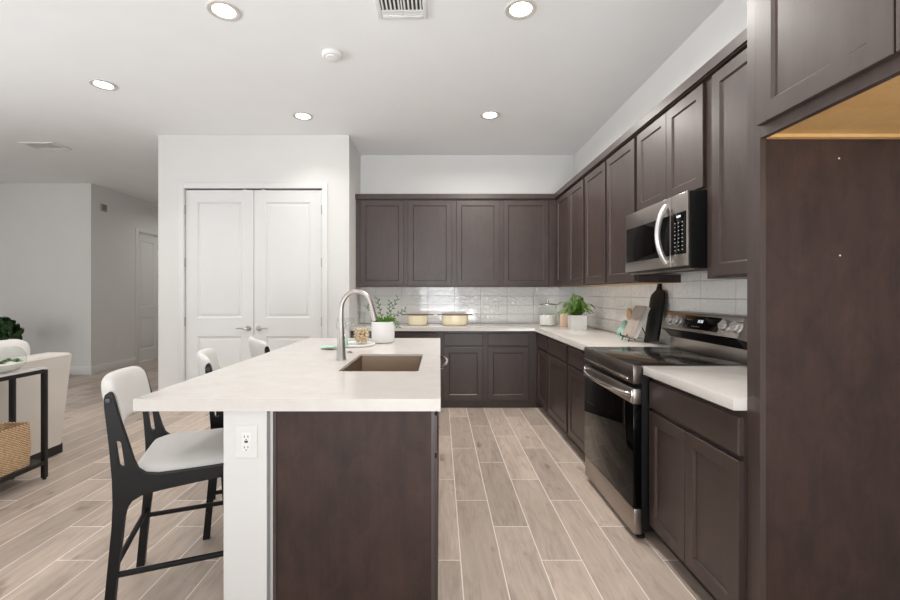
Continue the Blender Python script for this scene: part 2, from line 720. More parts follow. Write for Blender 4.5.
# pantry block with the double door opening
DX0, DXC, DX1, DZ = -2.806, -2.052, -1.298, 2.428
mb = MB()
mb.box(PX0, DX0, PY, PY + 0.12, 0, H)
mb.box(DX1, PX1, PY, PY + 0.12, 0, H)
mb.box(DX0, DX1, PY, PY + 0.12, DZ + 0.02, H)
mb.box(PX1 - 0.12, PX1, PY + 0.12, YB + T, 0, H)
mb.box(PX0, PX0 + 0.12, PY + 0.12, END, 0, H)
struct(mb.build('wall_pantry', 'wall'))
# far left wall and hallway
struct(MB().box(LEFT, HX, HY, HY + T, 0, H).build('wall_far_left', 'wall'))
HD0, HD1, HDZ = 7.87, 8.49, 2.40
mb = MB()
mb.box(HX - T, HX, HY + T, HD0, 0, H)
mb.box(HX - T, HX, HD1, END, 0, H)
mb.box(HX - T, HX, HD0, HD1, HDZ + 0.02, H)
struct(mb.build('wall_hallway', 'wall'))
struct(MB().box(HX - T, PX0 + 0.12, END, END + T, 0, H).build('wall_hallway_end', 'wall'))
# left and rear walls, with their openings for the daylight
mb = MB()
mb.box(LEFT - T, LEFT, REAR, -1.5, 0, H)
mb.box(LEFT - T, LEFT, 3.1, HY + T, 0, H)
mb.box(LEFT - T, LEFT, -1.5, 3.1, 0, 0.45)
mb.box(LEFT - T, LEFT, -1.5, 3.1, 2.45, H)
struct(mb.build('wall_left', 'wall'))
mb = MB()
mb.box(LEFT - T, -6.6, REAR - T, REAR, 0, H)
mb.box(-3.2, -1.3, REAR - T, REAR, 0, H)
mb.box(1.2, XW, REAR - T, REAR, 0, H)
mb.box(-6.6, -3.2, REAR - T, REAR, 0, 0.3)
mb.box(-6.6, -3.2, REAR - T, REAR, 2.4, H)
mb.box(-1.3, 1.2, REAR - T, REAR, 0, 0.07)
mb.box(-1.3, 1.2, REAR - T, REAR, 2.37, H)
struct(mb.build('wall_rear', 'wall'))

# baseboards
BBH, BBT = 0.13, 0.014
struct(MB().box(LEFT, HX + BBT, HY - BBT, HY, 0, BBH, 0.003).build('baseboard_far_left', 'trim'))
struct(MB().box(HX, HX + BBT, HY, HD0 - 0.085, 0, BBH, 0.003).build('baseboard_hallway', 'trim'))
mb = MB()
mb.box(PX0 - BBT, DX0 - 0.07, PY - BBT, PY, 0, BBH, 0.003)
mb.box(DX1 + 0.07, PX1 + BBT, PY - BBT, PY, 0, BBH, 0.003)
mb.box(PX0 - BBT, PX0, PY, END, 0, BBH, 0.003)
struct(mb.build('baseboard_pantry', 'trim'))

# pantry casing and the two doors
mb = MB()
CW, CT = 0.062, 0.016
for x0, x1 in ((DX0 - CW, DX0 - 0.004), (DX1 + 0.004, DX1 + CW)):
    mb.box(x0, x1, PY - CT, PY, 0, DZ + 0.012 + CW, 0.004)
mb.box(DX0 - 0.004, DX1 + 0.004, PY - CT, PY, DZ + 0.014, DZ + 0.012 + CW, 0.004)
struct(mb.build('trim_1', 'trim'))
PROF_COL = ((0, 0), (0.012, -0.010), (0.026, -0.012), (0.040, -0.004), (0.044, -0.0035))


def panel_door(name, face, plane, u0, u1, z0, z1, fw, mids, th=0.035):
    mb = MB()
    pans = [(u0 + fw, u1 - fw, a, b) for a, b in mids]
    front(mb, face, plane, u0, u1, z0, z1, th, pans, PROF_COL, 0.002)
    return struct(mb.build(name, 'trim', None, smooth=25))


doors = []
for i, (a, b) in enumerate(((DX0 + 0.004, DXC - 0.003), (DXC + 0.003, DX1 - 0.004))):
    d = panel_door('door_%d' % (i + 1), '-Y', PY + 0.043, a, b, 0.012, DZ, 0.128, [(0.22, 0.815), (1.02, DZ - 0.135)])
    doors.append(d)
    hx = (b - 0.055) if i == 0 else (a + 0.055)
    sgn = -1 if i == 0 else 1
    mb = MB()
    mb.lathe([(0.03, PY + 0.008), (0.03, PY - 0.002), (0.026, PY - 0.006)], (hx, 0, 0.905), 24, 'Y')
    mb.lathe([(0.011, PY - 0.006), (0.011, PY - 0.05)], (hx, 0, 0.905), 16, 'Y')
    mb.tube([(hx, PY - 0.046, 0.905), (hx + sgn * 0.03, PY - 0.05, 0.906), (hx + sgn * 0.08, PY - 0.046, 0.907), (hx + sgn * 0.115, PY - 0.04, 0.904)],
            [0.010, 0.009, 0.008, 0.007], 10)
    mb.build('door_handle', 'handle_metal', d)
    ex = a - 0.002 if i == 0 else b + 0.002
    for hz in (0.25, 0.98, 1.63, 2.21):
        MB().lathe([(0.007, hz - 0.05), (0.007, hz + 0.05)], (ex, PY - 0.004, 0), 10).build('hinge', 'handle_metal', d)
    cx = b - 0.10 if i == 0 else a + 0.10
    MB().box(cx - 0.02, cx + 0.02, PY + 0.012, PY + 0.03, DZ, DZ + 0.012).build('catch', 'handle_metal', d)
# unseen backing added behind the pantry doors so that no light shows through the gaps
struct(MB().box(DX0 - 0.05, DX1 + 0.05, PY + 0.12, PY + 0.14, 0, DZ + 0.05).build('pantry_light_stop', 'vent_dark'))

# hallway door with its casing
mb = MB()
mb.box(HX, HX + 0.016, HD0 - 0.075, HD0 - 0.004, 0, HDZ + 0.08, 0.004)
mb.box(HX, HX + 0.016, HD1 + 0.004, HD1 + 0.075, 0, HDZ + 0.08, 0.004)
mb.box(HX, HX + 0.016, HD0 - 0.004, HD1 + 0.004, HDZ + 0.016, HDZ + 0.08, 0.004)
struct(mb.build('trim_2', 'trim'))
d3 = panel_door('door_3', '+X', HX - 0.075, HD0 + 0.004, HD1 - 0.004, 0.02, HDZ, 0.11, [(0.24, 0.83), (1.03, HDZ - 0.14)])
for hz in (0.3, 0.93, 1.62, 2.2):
    MB().lathe([(0.008, hz - 0.05), (0.008, hz + 0.05)], (HX - 0.035, HD1 - 0.008, 0), 10).build('hinge', 'slot', d3)

# backsplash tiling
struct(MB().box(PX1, XW - 0.008, YB - 0.008, YB, 0.914, 1.372).build('wall_tile_back', 'tile_back'))
struct(MB().box(XW - 0.008, XW, 1.54, YB, 0.914, 1.372 + 0.08).build('wall_tile_right', 'tile_right'))

# island half wall
IYN, IYF = 1.556, 3.56
ZS = 0.870      # underside of the worktops
mb = MB()
mb.box(-0.785, -0.629, IYN, IYF, 0, ZS)
struct(mb.build('wall_island', 'wall'))

# ------------------------------------------------------------------ worktops
ZT = 0.914


def worktop_hole(mb, x0, x1, y0, y1, hx0, hx1, hy0, hy1, z0, z1):
    mb.prism([(x0, y0), (x1, y0), (x1, y1), (x0, y1)], z0, z1, 0,
             [rounded(hx0, hx1, hy0, hy1, 0.02)])


def rounded(x0, x1, y0, y1, r, n=4):
    pts = []
    for cx, cy, a0 in ((x1 - r, y0 + r, -90), (x1 - r, y1 - r, 0), (x0 + r, y1 - r, 90), (x0 + r, y0 + r, 180)):
        for k in range(n + 1):
            a = R(a0 + 90 * k / n)
            pts.append((cx + r * math.cos(a), cy + r * math.sin(a)))
    return pts


SX0, SX1, SY0, SY1 = -0.495, -0.104, 2.075, 2.665
o = Vector((-0.55, 2.57, ZS))
mb = MB(o)
worktop_hole(mb, -1.098, 0.002, 1.534, 3.61, SX0, SX1, SY0, SY1, ZS, ZT)
tag(mb.build('island_worktop', 'quartz', None, smooth=20), 'long white quartz island worktop with the sink cut into it', 'worktop', None)

o = Vector((1.37, 1.884, ZS))
mb = MB(o).box(1.053, XW, 1.5395, 2.227, ZS, ZT, 0.003)
tag(mb.build('worktop', 'quartz'), 'short white quartz worktop between the range and the tall brown panel', 'worktop')
o = Vector((0.7, 5.0, ZS))
mb = MB(o).prism([(PX1, 4.765), (1.053, 4.765), (1.053, 2.993), (XW, 2.993), (XW, YB), (PX1, YB)], ZS, ZT, 0.003)
tag(mb.build('worktop', 'quartz'), 'L-shaped white quartz worktop running along the back wall and round the corner to the range', 'worktop')

# ------------------------------------------------------------------ base cabinets
KZ = 0.10


def base_unit(label, face, body, plane, doors_, drawers, kick, group=None):
    """body: x0,x1,y0,y1 of the carcass"""
    x0, x1, y0, y1 = body
    o = Vector(((x0 + x1) / 2, (y0 + y1) / 2, 0))
    t = thing('base_cabinet', label, 'cabinet', o, 0, group)
    MB(o).box(x0, x1, y0, y1, KZ - 0.02, ZS).build('body', 'cab', t)
    MB(o).box(kick[0], kick[1], kick[2], kick[3], 0, KZ - 0.02).build('toe_kick', 'cab', t)
    for u0, u1, v0, v1 in doors_:
        shaker(face, plane, u0, u1, v0, v1, t, o)
    for u0, u1, v0, v1 in drawers:
        flat_front(face, plane, u0, u1, v0, v1, t, o)
    return t


DRZ = (0.703, 0.842)
DOZ = (0.096, 0.684)
WG = 0.02     # scribe gap behind the cabinets
BX = 1.10    # face frame plane of the right run
base_unit('dark base cabinet between the range and the tall brown panel', '-X', (BX, XW - WG, 1.542, 2.222), BX,
          [(1.553, 1.893, *DOZ), (1.897, 2.218, *DOZ)], [(1.553, 2.218, *DRZ)], (BX + 0.055, XW - WG, 1.542, 2.222))
base_unit('dark base cabinet on the far side of the range, next to its oven door', '-X', (BX, XW - WG, 2.995, 3.645), BX,
          [(3.02, 3.62, *DOZ)], [(3.02, 3.62, *DRZ)], (BX + 0.055, XW - WG, 2.995, 3.645))
base_unit('dark base cabinet, middle one between the range and the far corner', '-X', (BX, XW - WG, 3.645, 4.33), BX,
          [(3.67, 4.31, *DOZ)], [(3.67, 4.31, *DRZ)], (BX + 0.055, XW - WG, 3.645, 4.33))
t = base_unit('narrow dark base cabinet in the right run, tucked against the far corner', '-X', (BX, XW - WG, 4.33, YB - WG), BX,
          [(4.35, 4.77, *DOZ)], [(4.35, 4.77, *DRZ)], (BX + 0.055, XW - WG, 4.33, YB - WG))
BY = 4.81
o = t.location
mb = MB(o)
mb.box(BX - 0.021, BX, BY, BY + 0.02, KZ - 0.02, ZS)
mb.box(BX - 0.021, BX + 0.055, BY + 0.03, BY + 0.05, 0, KZ - 0.02)
mb.build('corner_filler', 'cab', t)
base_unit('dark two-door base cabinet on the back wall, seen past the far end of the island', '-Y', (-0.01, BX - 0.022, BY, YB - WG), BY,
          [(0.045, 0.478, *DOZ), (0.536, 0.985, *DOZ)], [(0.045, 0.478, *DRZ), (0.536, 0.985, *DRZ)], (-0.01, BX - 0.022, BY + 0.03, YB - WG))
base_unit('dark base cabinet on the back wall below the cream pots, mostly hidden behind the island', '-Y', (PX1 + WG, -0.01, BY, YB - WG), BY,
          [(-0.97, -0.52, *DOZ), (-0.48, -0.03, *DOZ)], [(-0.97, -0.52, *DRZ), (-0.48, -0.03, *DRZ)], (PX1 + WG, -0.01, BY + 0.03, YB - WG))

# island units, fronts towards the aisle
IX0, IXF = -0.607, -0.028
t = base_unit('dark island cabinet at the near end of the island, with the brown veneer end panel', '+X', (IX0, IXF, 1.575, 1.99), IXF,
              [(1.58, 1.985, *DOZ)], [(1.58, 1.985, *DRZ)], (IX0, IXF - 0.055, 1.58, 1.99))
o = t.location
MB(o).box(IX0 + 0.012, IXF - 0.004, 1.562, 1.575, 0, ZS).build('end_panel', 'panel', t)
MB(o).box(IX0, IX0 + 0.012, 1.558, 1.575, 0, ZS).build('edge_strip', 'cab', t)
MB(o).box(IXF - 0.004, IXF + 0.008, 1.558, 1.575, 0, ZS).build('edge_strip', 'cab', t)
MB(o).box(-0.629, IX0, 1.590, 1.61, 0, ZS).build('filler_strip', 'trim', t)
base_sink = base_unit('dark island cabinet under the sink', '+X', (IX0, IXF, 1.99, 2.82), IXF,
                      [(2.0, 2.402, *DOZ), (2.408, 2.81, *DOZ)], [(2.0, 2.81, *DRZ)], (IX0, IXF - 0.055, 1.99, 2.82))
for ch in list(base_sink.children):
    if ch.name.startswith('body'):
        bpy.data.objects.remove(ch)
o = base_sink.location
mb = MB(o)
mb.box(IX0, IXF, 1.99, 2.82, 0.08, 0.10)
mb.box(IX0, IXF, 1.99, 2.01, 0.10, ZS)
mb.box(IX0, IXF, 2.80, 2.82, 0.10, ZS)
mb.box(IX0, IX0 + 0.015, 2.01, 2.80, 0.10, ZS)
mb.box(IXF - 0.02, IXF, 2.01, 2.80, 0.10, ZS)
mb.build('body', 'cab', base_sink)
# dishwasher
o = Vector((-0.31, 3.13, 0))
t = thing('dishwasher', 'dishwasher in the island whose bowed white handle sticks out past the worktop edge', 'dishwasher', o)
MB(o).box(IX0, IXF, 2.825, 3.435, 0.09, ZS - 0.004).build('body', 'black_plastic', t)
MB(o).box(IX0, IXF - 0.06, 2.825, 3.435, 0.0, 0.09).build('toe_kick', 'black_plastic', t)
MB(o).box(IXF, IXF + 0.02, 2.828, 3.432, 0.11, ZS - 0.012, 0.004).build('door', 'steel', t)
pts = []
for k in range(13):
    f = k / 12
    pts.append((IXF + 0.022 + 0.058 * math.sin(math.pi * f) ** 0.6, 2.86 + 0.54 * f, 0.795))
MB(o).tube(pts, 0.011, 10).build('handle', 'chrome', t)
# far end panel of the island
o = Vector((-0.31, 3.5, 0))
t = thing('island_far_panel', 'dark panel closing the far end of the island beyond the dishwasher', 'panel', o)
MB(o).box(IX0, IXF, 3.44, 3.50, 0, ZS).build('board', 'cab', t)
front(mb := MB(o), '+Y', 3.50, IX0, IXF, 0, ZS, 0.006)
mb.build('face', 'panel', t)

# ------------------------------------------------------------------ upper cabinets
UZ0, UZ1 = 1.366, 2.40
UDZ = (1.378, 2.385)
UX = 1.385
UY = 5.09


def upper_unit(label, face, body, plane, doors_, z0=UZ0, z1=UZ1, name='wall_cabinet', fw=0.058, group=None):
    x0, x1, y0, y1 = body
    o = Vector(((x0 + x1) / 2, (y0 + y1) / 2, z0))
    t = thing(name, label, 'cabinet', o, 0, group)
    MB(o).box(x0, x1, y0, y1, z0, z1).build('body', 'cab', t)
    if face == '-X' and y0 > 2.9:
        MB(o).box(x0 + 0.03, x1 - 0.01, y0 + 0.002, y1 - 0.002, z0 - 0.002, z0).build('underside', 'maple', t)
    for u0, u1, v0, v1 in doors_:
        shaker(face, plane, u0, u1, v0, v1, t, o, fw=fw)
    return t


upper_unit('dark two-door wall cabinet on the back wall, next to the pantry', '-Y', (PX1, 0.162, UY, YB), UY, [(-0.938, -0.43, *UDZ), (-0.378, 0.135, *UDZ)])
upper_unit('dark two-door wall cabinet on the back wall, reaching into the corner', '-Y', (0.162, UX, UY, YB), UY, [(0.195, 0.70, *UDZ), (0.749, 1.281, *UDZ)])
upper_unit('dark wall cabinet on the right wall with a pair of narrow doors at the corner', '-X', (UX, XW, 4.075, UY), UX, [(4.10, 4.545, *UDZ), (4.549, 5.03, *UDZ)])
upper_unit('dark single-door wall cabinet on the right wall, second from the microwave', '-X', (UX, XW, 3.535, 4.075), UX, [(3.555, 4.045, *UDZ)])
upper_unit('dark single-door wall cabinet on the right wall, just beyond the microwave', '-X', (UX, XW, 2.995, 3.535), UX, [(3.02, 3.515, *UDZ)])
upper_unit('short dark two-door wall cabinet above the microwave', '-X', (UX, XW, 2.222, 2.995), UX, [(2.23, 2.589, 1.845, 2.385), (2.593, 2.975, 1.845, 2.385)], 1.83)
upper_unit('dark wall cabinet between the microwave and the tall brown panel', '-X', (UX, XW, 1.5395, 2.222), UX, [(1.56, 2.155, *UDZ)])
# fridge cabinet, deep, over the empty refrigerator space
FX = 1.102
o = Vector((1.4, 1.0, 1.832))
t = thing('refrigerator_cabinet', 'deep dark two-door cabinet over the empty refrigerator space, with a pale wood underside', 'cabinet', o)
MB(o).box(FX, XW, 0.56, 1.4765, 1.838, 2.44).build('body', 'cab', t)
MB(o).box(FX + 0.022, XW, 0.56, 1.4765, 1.833, 1.838).build('underside', 'maple', t)
MB(o).box(FX + 0.022, XW, 1.455, 1.4765, 1.822, 1.833).build('cleat', 'maple', t)
MB(o).box(FX, FX + 0.022, 0.56, 1.4765, 1.826, 1.838).build('bottom_rail', 'cab', t)
shaker('-X', FX, 1.024, 1.466, 1.864, 2.42, t, o, fw=0.062)
shaker('-X', FX, 0.58, 1.020, 1.864, 2.42, t, o, fw=0.062)
# tall refrigerator end panel
o = Vector((1.4, 1.508, 0))
t = thing('refrigerator_end_panel', 'tall brown wood panel standing beside the refrigerator space with pale screw holes', 'panel', o)
MB(o).box(FX + 0.02, XW, 1.482, 1.533, 0, 2.44).build('board', 'panel', t)
MB(o).box(FX, FX + 0.02, 1.4975, 1.539, 0, 2.44).build('edge_stile', 'cab', t, smooth=None)
MB(o).box(FX, FX + 0.02, 1.4770, 1.4970, 0, 2.44).build('edge_stile', 'cab', t, smooth=None)
MB(o).box(FX + 0.02, XW, 1.533, 1.539, 0, 2.44).build('board_back', 'cab', t)
for px, py in ((838.5, 158.5), (839.5, 255.5)):
    X = (px - 440) * 1.482 / F_PX
    Z = 1.293 - (py - 293) * 1.482 / F_PX
    MB(o).lathe([(0.0022, 1.4815), (0.0032, 1.4795), (0.0015, 1.478)], (X, 0, Z), 12, 'Y').build('screw', 'white_plastic', t)

# crown along the wall cabinets
mb = MB((1.3, 5.0, 2.4))
cp = [(PX1, UY - 0.035), (UX - 0.035, UY - 0.035), (UX - 0.035, 1.5395), (XW, 1.5395), (XW, YB), (PX1, YB)]
mb.prism([(PX1, UY - 0.035), (UX - 0.035, UY - 0.035), (UX - 0.035, 1.5395), (XW, 1.5395), (XW, YB), (PX1, YB)], 2.408, 2.462, 0.002)
mb.prism([(PX1, UY - 0.022), (UX - 0.022, UY - 0.022), (UX - 0.022, 1.5395), (XW, 1.5395), (XW, YB), (PX1, YB)], 2.400, 2.408)
tag(mb.build('crown_moulding', 'cab', None, 20), 'dark stained crown moulding along the tops of the wall cabinets', 'moulding')

# ------------------------------------------------------------------ range
o = Vector((1.36, 2.61, 0))
RY0, RY1 = 2.230, 2.990
t = thing('kitchen_range', 'stainless steel electric range with black glass cooktop and oven door', 'range', o)
MB(o).box(1.05, 1.675, RY0 + 0.004, RY1 - 0.004, 0.05, 0.90).build('body', 'black_plastic', t)
MB(o).box(1.012, 1.60, RY0 + 0.01, RY1 - 0.01, 0.908, 0.920, 0.003).build('cooktop', 'cooktop', t)
mb = MB(o)
mb.box(1.004, 1.05, RY0, RY1, 0.818, 0.917, 0.004)
mb.box(1.05, 1.60, RY0, RY0 + 0.012, 0.90, 0.917, 0.002)
mb.box(1.05, 1.60, RY1 - 0.012, RY1, 0.90, 0.917, 0.002)
fr = mb.build('front_rim', 'steel_dark', t)
MB(o).box(0.998, 1.006, RY0 + 0.06, RY1 - 0.02, 0.832, 0.842, 0.002).build('trim_line', 'chrome', fr)
# oven door
d = MB(o).box(1.006, 1.05, RY0 + 0.002, RY1 - 0.002, 0.175, 0.712, 0.003).build('oven_door', 'black_glass', t)
MB(o).box(1.006, 1.05, RY0 + 0.002, RY1 - 0.002, 0.712, 0.795, 0.006).build('door_band', 'steel', d)
pts, rr = [], []
for k in range(21):
    f = k / 20
    b = math.sin(math.pi * f) ** 0.55
    pts.append((1.008 - 0.052 * b, RY0 + 0.02 + (RY1 - RY0 - 0.04) * f, 0.760))
    rr.append(0.011 + 0.003 * math.sin(math.pi * f))
MB(o).tube(pts, rr, 12).build('handle', 'chrome', d)
for yy in (RY0 + 0.006, RY1 - 0.026):
    MB(o).box(0.998, 1.010, yy, yy + 0.02, 0.722, 0.785, 0.003).build('handle_mount', 'chrome', d)
MB(o).box(1.010, 1.05, RY0 + 0.002, RY1 - 0.002, 0.035, 0.168, 0.004).build('storage_drawer', 'steel', t)
for yy in (RY0 + 0.05, RY1 - 0.05):
    for xx in (1.065, 1.60):
        MB(o).lathe([(0.022, 0), (0.022, 0.012), (0.012, 0.016), (0.012, 0.055)], (xx, yy, 0), 14).build('foot', 'rubber', t)
# burner rings on the glass
for bx, by, br in ((1.17, 2.42, 0.115), (1.17, 2.80, 0.09), (1.45, 2.42, 0.09), (1.45, 2.80, 0.115)):
    mb = MB(o)
    ring = lambda r_, z: [Vector((bx + r_ * math.cos(2 * math.pi * k / 40), by + r_ * math.sin(2 * math.pi * k / 40), z)) for k in range(40)]
    mb.rings([ring(br, 0.9201), ring(br, 0.9204), ring(br - 0.002, 0.9204), ring(br - 0.002, 0.9201)], cap=False)
    mb.build('burner_ring', 'slot', t)
# backguard: riser, overhanging control panel with slanted face
MB(o).box(1.605, 1.675, RY0, RY1, 0.90, 1.04, 0.002).build('riser', 'steel', t)


def yprism(mb, poly, y0, y1, bev=0):
    return mb.slabpoly([(x, y0, z) for x, z in poly], Vector((0, y1 - y0, 0)), bev)


bgp = [(1.545, 1.055), (1.556, 1.048), (1.675, 1.02), (1.675, 1.170), (1.60, 1.170), (1.587, 1.165)]
bg = yprism(MB(o), bgp, RY0, RY1, 0.003).build('backguard', 'steel', t)
yprism(MB(o), [(1.552, 1.045), (1.600, 0.995), (1.674, 0.995), (1.674, 1.03)], RY0 + 0.01, RY1 - 0.01).build('vent_slot', 'black_plastic', bg)
fd = Vector((1.587 - 1.545, 0, 1.165 - 1.055)).normalized()      # up the slanted face
fn = Vector((-fd.z, 0, fd.x))                                     # out of it
fc = Vector((1.566, 0, 1.110))


def onface(y, a, w):
    return fc + fd * a + fn * w + Vector((0, y, 0))


dp = [onface(2.405, -0.042, 0.0), onface(2.75, -0.042, 0.0), onface(2.75, 0.044, 0.0), onface(2.405, 0.044, 0.0)]
disp = MB(o).slabpoly(dp, fn * 0.003, 0.001).build('display', 'black_glass', bg)
mb = MB(o)
# the clock's lit figures, then the small legends of the touch pad
for k, yy in enumerate((2.600, 2.588, 2.572, 2.560)):
    mb.slabpoly([onface(yy - 0.004, 0.002, 0.0031), onface(yy + 0.004, 0.002, 0.0031), onface(yy + 0.004, 0.020, 0.0031), onface(yy - 0.004, 0.020, 0.0031)], fn * 0.0004)
mb.build('clock', 'display', bg)
for ys, a_ in (([2.72 - 0.016 * k for k in range(4)], 0.016), ([2.65 - 0.018 * k for k in range(5)], -0.024), ([2.72, 2.705], -0.024)):
    mb = MB(o)
    for yy in ys:
        mb.slabpoly([onface(yy - 0.004, a_ - 0.002, 0.0031), onface(yy + 0.004, a_ - 0.002, 0.0031), onface(yy + 0.004, a_ + 0.002, 0.0031), onface(yy - 0.004, a_ + 0.002, 0.0031)], fn * 0.0003)
    mb.build('lettering', 'grey_plastic', disp)
for yy in (2.895, 2.812, 2.345, 2.252):
    c = onface(yy, 0.0, 0)
    rot = Vector((0, 0, 1)).rotation_difference(fn).to_matrix().to_4x4()
    mb = MB((0, 0, 0))
    mb.lathe([(0.035, 0.0), (0.035, 0.006), (0.031, 0.008), (0.030, 0.026), (0.027, 0.029)], (0, 0, 0), 28)
    mb.box(-0.005, 0.005, -0.026, 0.026, 0.027, 0.036, 0.002)
    mb.xform(Matrix.Translation(c - o) @ rot)
    mb.build('knob', 'satin', bg)

# ------------------------------------------------------------------ microwave
o = Vector((1.5, 2.62, 1.425))
MY0, MY1, MZ0, MZ1 = 2.232, 2.988, 1.425, 1.829
MX = 1.29
t = thing('microwave', 'stainless over-the-range microwave with black window and bowed handle', 'microwave', o)
MB(o).box(MX + 0.013, XW - 0.009, MY0 + 0.002, MY1 - 0.002, MZ0, MZ1, 0.003).build('body', 'black_plastic', t)
SP = 2.400
d = MB(o).box(MX, MX + 0.012, SP + 0.0015, MY1, MZ0 + 0.012, MZ1, 0.004).build('door', 'steel', t)
MB(o).box(MX - 0.002, MX + 0.004, SP + 0.012, MY1 - 0.022, 1.500, 1.727, 0.002).build('window', 'black_glass', d)
pts = []
for k in range(17):
    f = k / 16
    pts.append((MX - 0.004 - 0.052 * math.sin(math.pi * f) ** 0.75, SP + 0.035, 1.462 + 0.325 * f))
MB(o).tube(pts, 0.0155, 12).build('handle', 'satin', d)
cpn = MB(o).box(MX, MX + 0.012, MY0, SP - 0.0015, MZ0 + 0.012, MZ1, 0.004).build('control_panel', 'steel', t)
pad = MB(o).box(MX - 0.002, MX + 0.004, MY0 + 0.016, SP - 0.006, 1.502, 1.727, 0.001).build('keypad', 'black_glass', cpn)
for c_ in range(3):
    mb = MB(o)
    for r_ in range(8):
        y = MY0 + 0.048 + c_ * 0.036
        z = 1.525 + r_ * 0.021
        mb.box(MX - 0.0026, MX - 0.0015, y - 0.005, y + 0.005, z - 0.0025, z + 0.0025)
    mb.build('lettering', 'grey_plastic', pad)
mb = MB(o)
for yy in (2.315, 2.330, 2.302):
    mb.box(MX - 0.0026, MX - 0.0015, yy - 0.004, yy + 0.004, 1.700, 1.712)
mb.build('clock', 'display', cpn)
mb = MB(o)
mb.box(MX + 0.035, XW - 0.02, MY0 + 0.01, MY1 - 0.01, MZ0 - 0.006, MZ0, 0.001)
mb.build('bottom_plate', 'steel', t)
MB(o).box(1.38, 1.47, MY0 + 0.08, MY0 + 0.32, MZ0 - 0.009, MZ0 - 0.006).build('vent_filter', 'black_metal', t)
MB(o).box(1.38, 1.47, MY1 - 0.32, MY1 - 0.08, MZ0 - 0.009, MZ0 - 0.006).build('vent_filter', 'black_metal', t)

# ------------------------------------------------------------------ sink and faucet
o = Vector(((SX0 + SX1) / 2, (SY0 + SY1) / 2, 0.66))
t = thing('kitchen_sink', 'undermounted stainless sink set in the island worktop', 'sink', o)
mb = MB(o)


def rr(x0, x1, y0, y1, r, z):
    return [(x, y, z) for x, y in rounded(x0, x1, y0, y1, r)]


e1, e2 = 0.0015, 0.005
mb.rings([rr(SX0 + e1, SX1 - e1, SY0 + e1, SY1 - e1, 0.02, 0.655),
          rr(SX0 + e1, SX1 - e1, SY0 + e1, SY1 - e1, 0.02, 0.903),
          rr(SX0 + e2, SX1 - e2, SY0 + e2, SY1 - e2, 0.018, 0.903),
          rr(SX0 + e2, SX1 - e2, SY0 + e2, SY1 - e2, 0.018, 0.69),
          rr(SX0 + 0.022, SX1 - 0.022, SY0 + 0.022, SY1 - 0.022, 0.02, 0.668),
          rr(SX0 + 0.17, SX1 - 0.17, SY0 + 0.26, SY1 - 0.26, 0.02, 0.664)])
mb.build('basin', 'steel_sink', t)
MB(o).lathe([(0.045, 0.6645), (0.045, 0.667), (0.03, 0.667), (0.026, 0.665)], ((SX0 + SX1) / 2, (SY0 + SY1) / 2, 0), 28).build('drain', 'chrome', t)

fx, fy = -0.563, 2.445
o = Vector((fx, fy, ZT))
t = thing('kitchen_faucet', 'tall brushed nickel gooseneck faucet beside the sink', 'faucet', o)
MB(o).lathe([(0.029, ZT), (0.029, ZT + 0.004), (0.0265, ZT + 0.008), (0.0165, ZT + 0.19)], (fx, fy, 0), 24).build('body', 'steel_faucet', t)
pts = [(fx, fy, ZT + 0.18), (fx, fy, ZT + 0.27)]
cr = 0.088
for k in range(1, 15):
    a = math.pi - (math.pi * 0.93) * k / 14
    pts.append((fx + cr + cr * math.cos(a), fy - 0.012 * k / 14, ZT + 0.283 + 0.105 * math.sin(a)))
last = pts[-1]
dv = (Vector(pts[-1]) - Vector(pts[-2])).normalized()
MB(o).tube(pts, 0.0135, 14).build('spout', 'steel_faucet', t)
h0 = Vector(last)
h1 = h0 + Vector((0.021, -0.004, -0.085))
sh = MB(o).tube([h0 - dv * 0.005, h0, h0 + (h1 - h0) * 0.5, h1], [0.0138, 0.0142, 0.016, 0.0185], 14).build('spray_head', 'steel_faucet', t)
MB(o).lathe([(0.0165, h1.z - 0.004), (0.0165, h1.z + 0.004)], (h1.x, h1.y, 0), 14).build('nozzle', 'rubber', sh)
MB(o).tube([(fx, fy + 0.02, ZT + 0.09), (fx, fy + 0.05, ZT + 0.095), (fx - 0.004, fy + 0.11, ZT + 0.13)], [0.009, 0.008, 0.006], 10).build('lever', 'steel_faucet', t)
o = Vector((-0.575, 2.72, ZT))
tag(MB(o).lathe([(0.019, ZT), (0.019, ZT + 0.005), (0.013, ZT + 0.006), (0.013, ZT + 0.011), (0.009, ZT + 0.013)], (o.x, o.y, 0), 20).build('air_switch', 'handle_metal'),
    'small round metal button in the island worktop just behind the faucet', 'button')


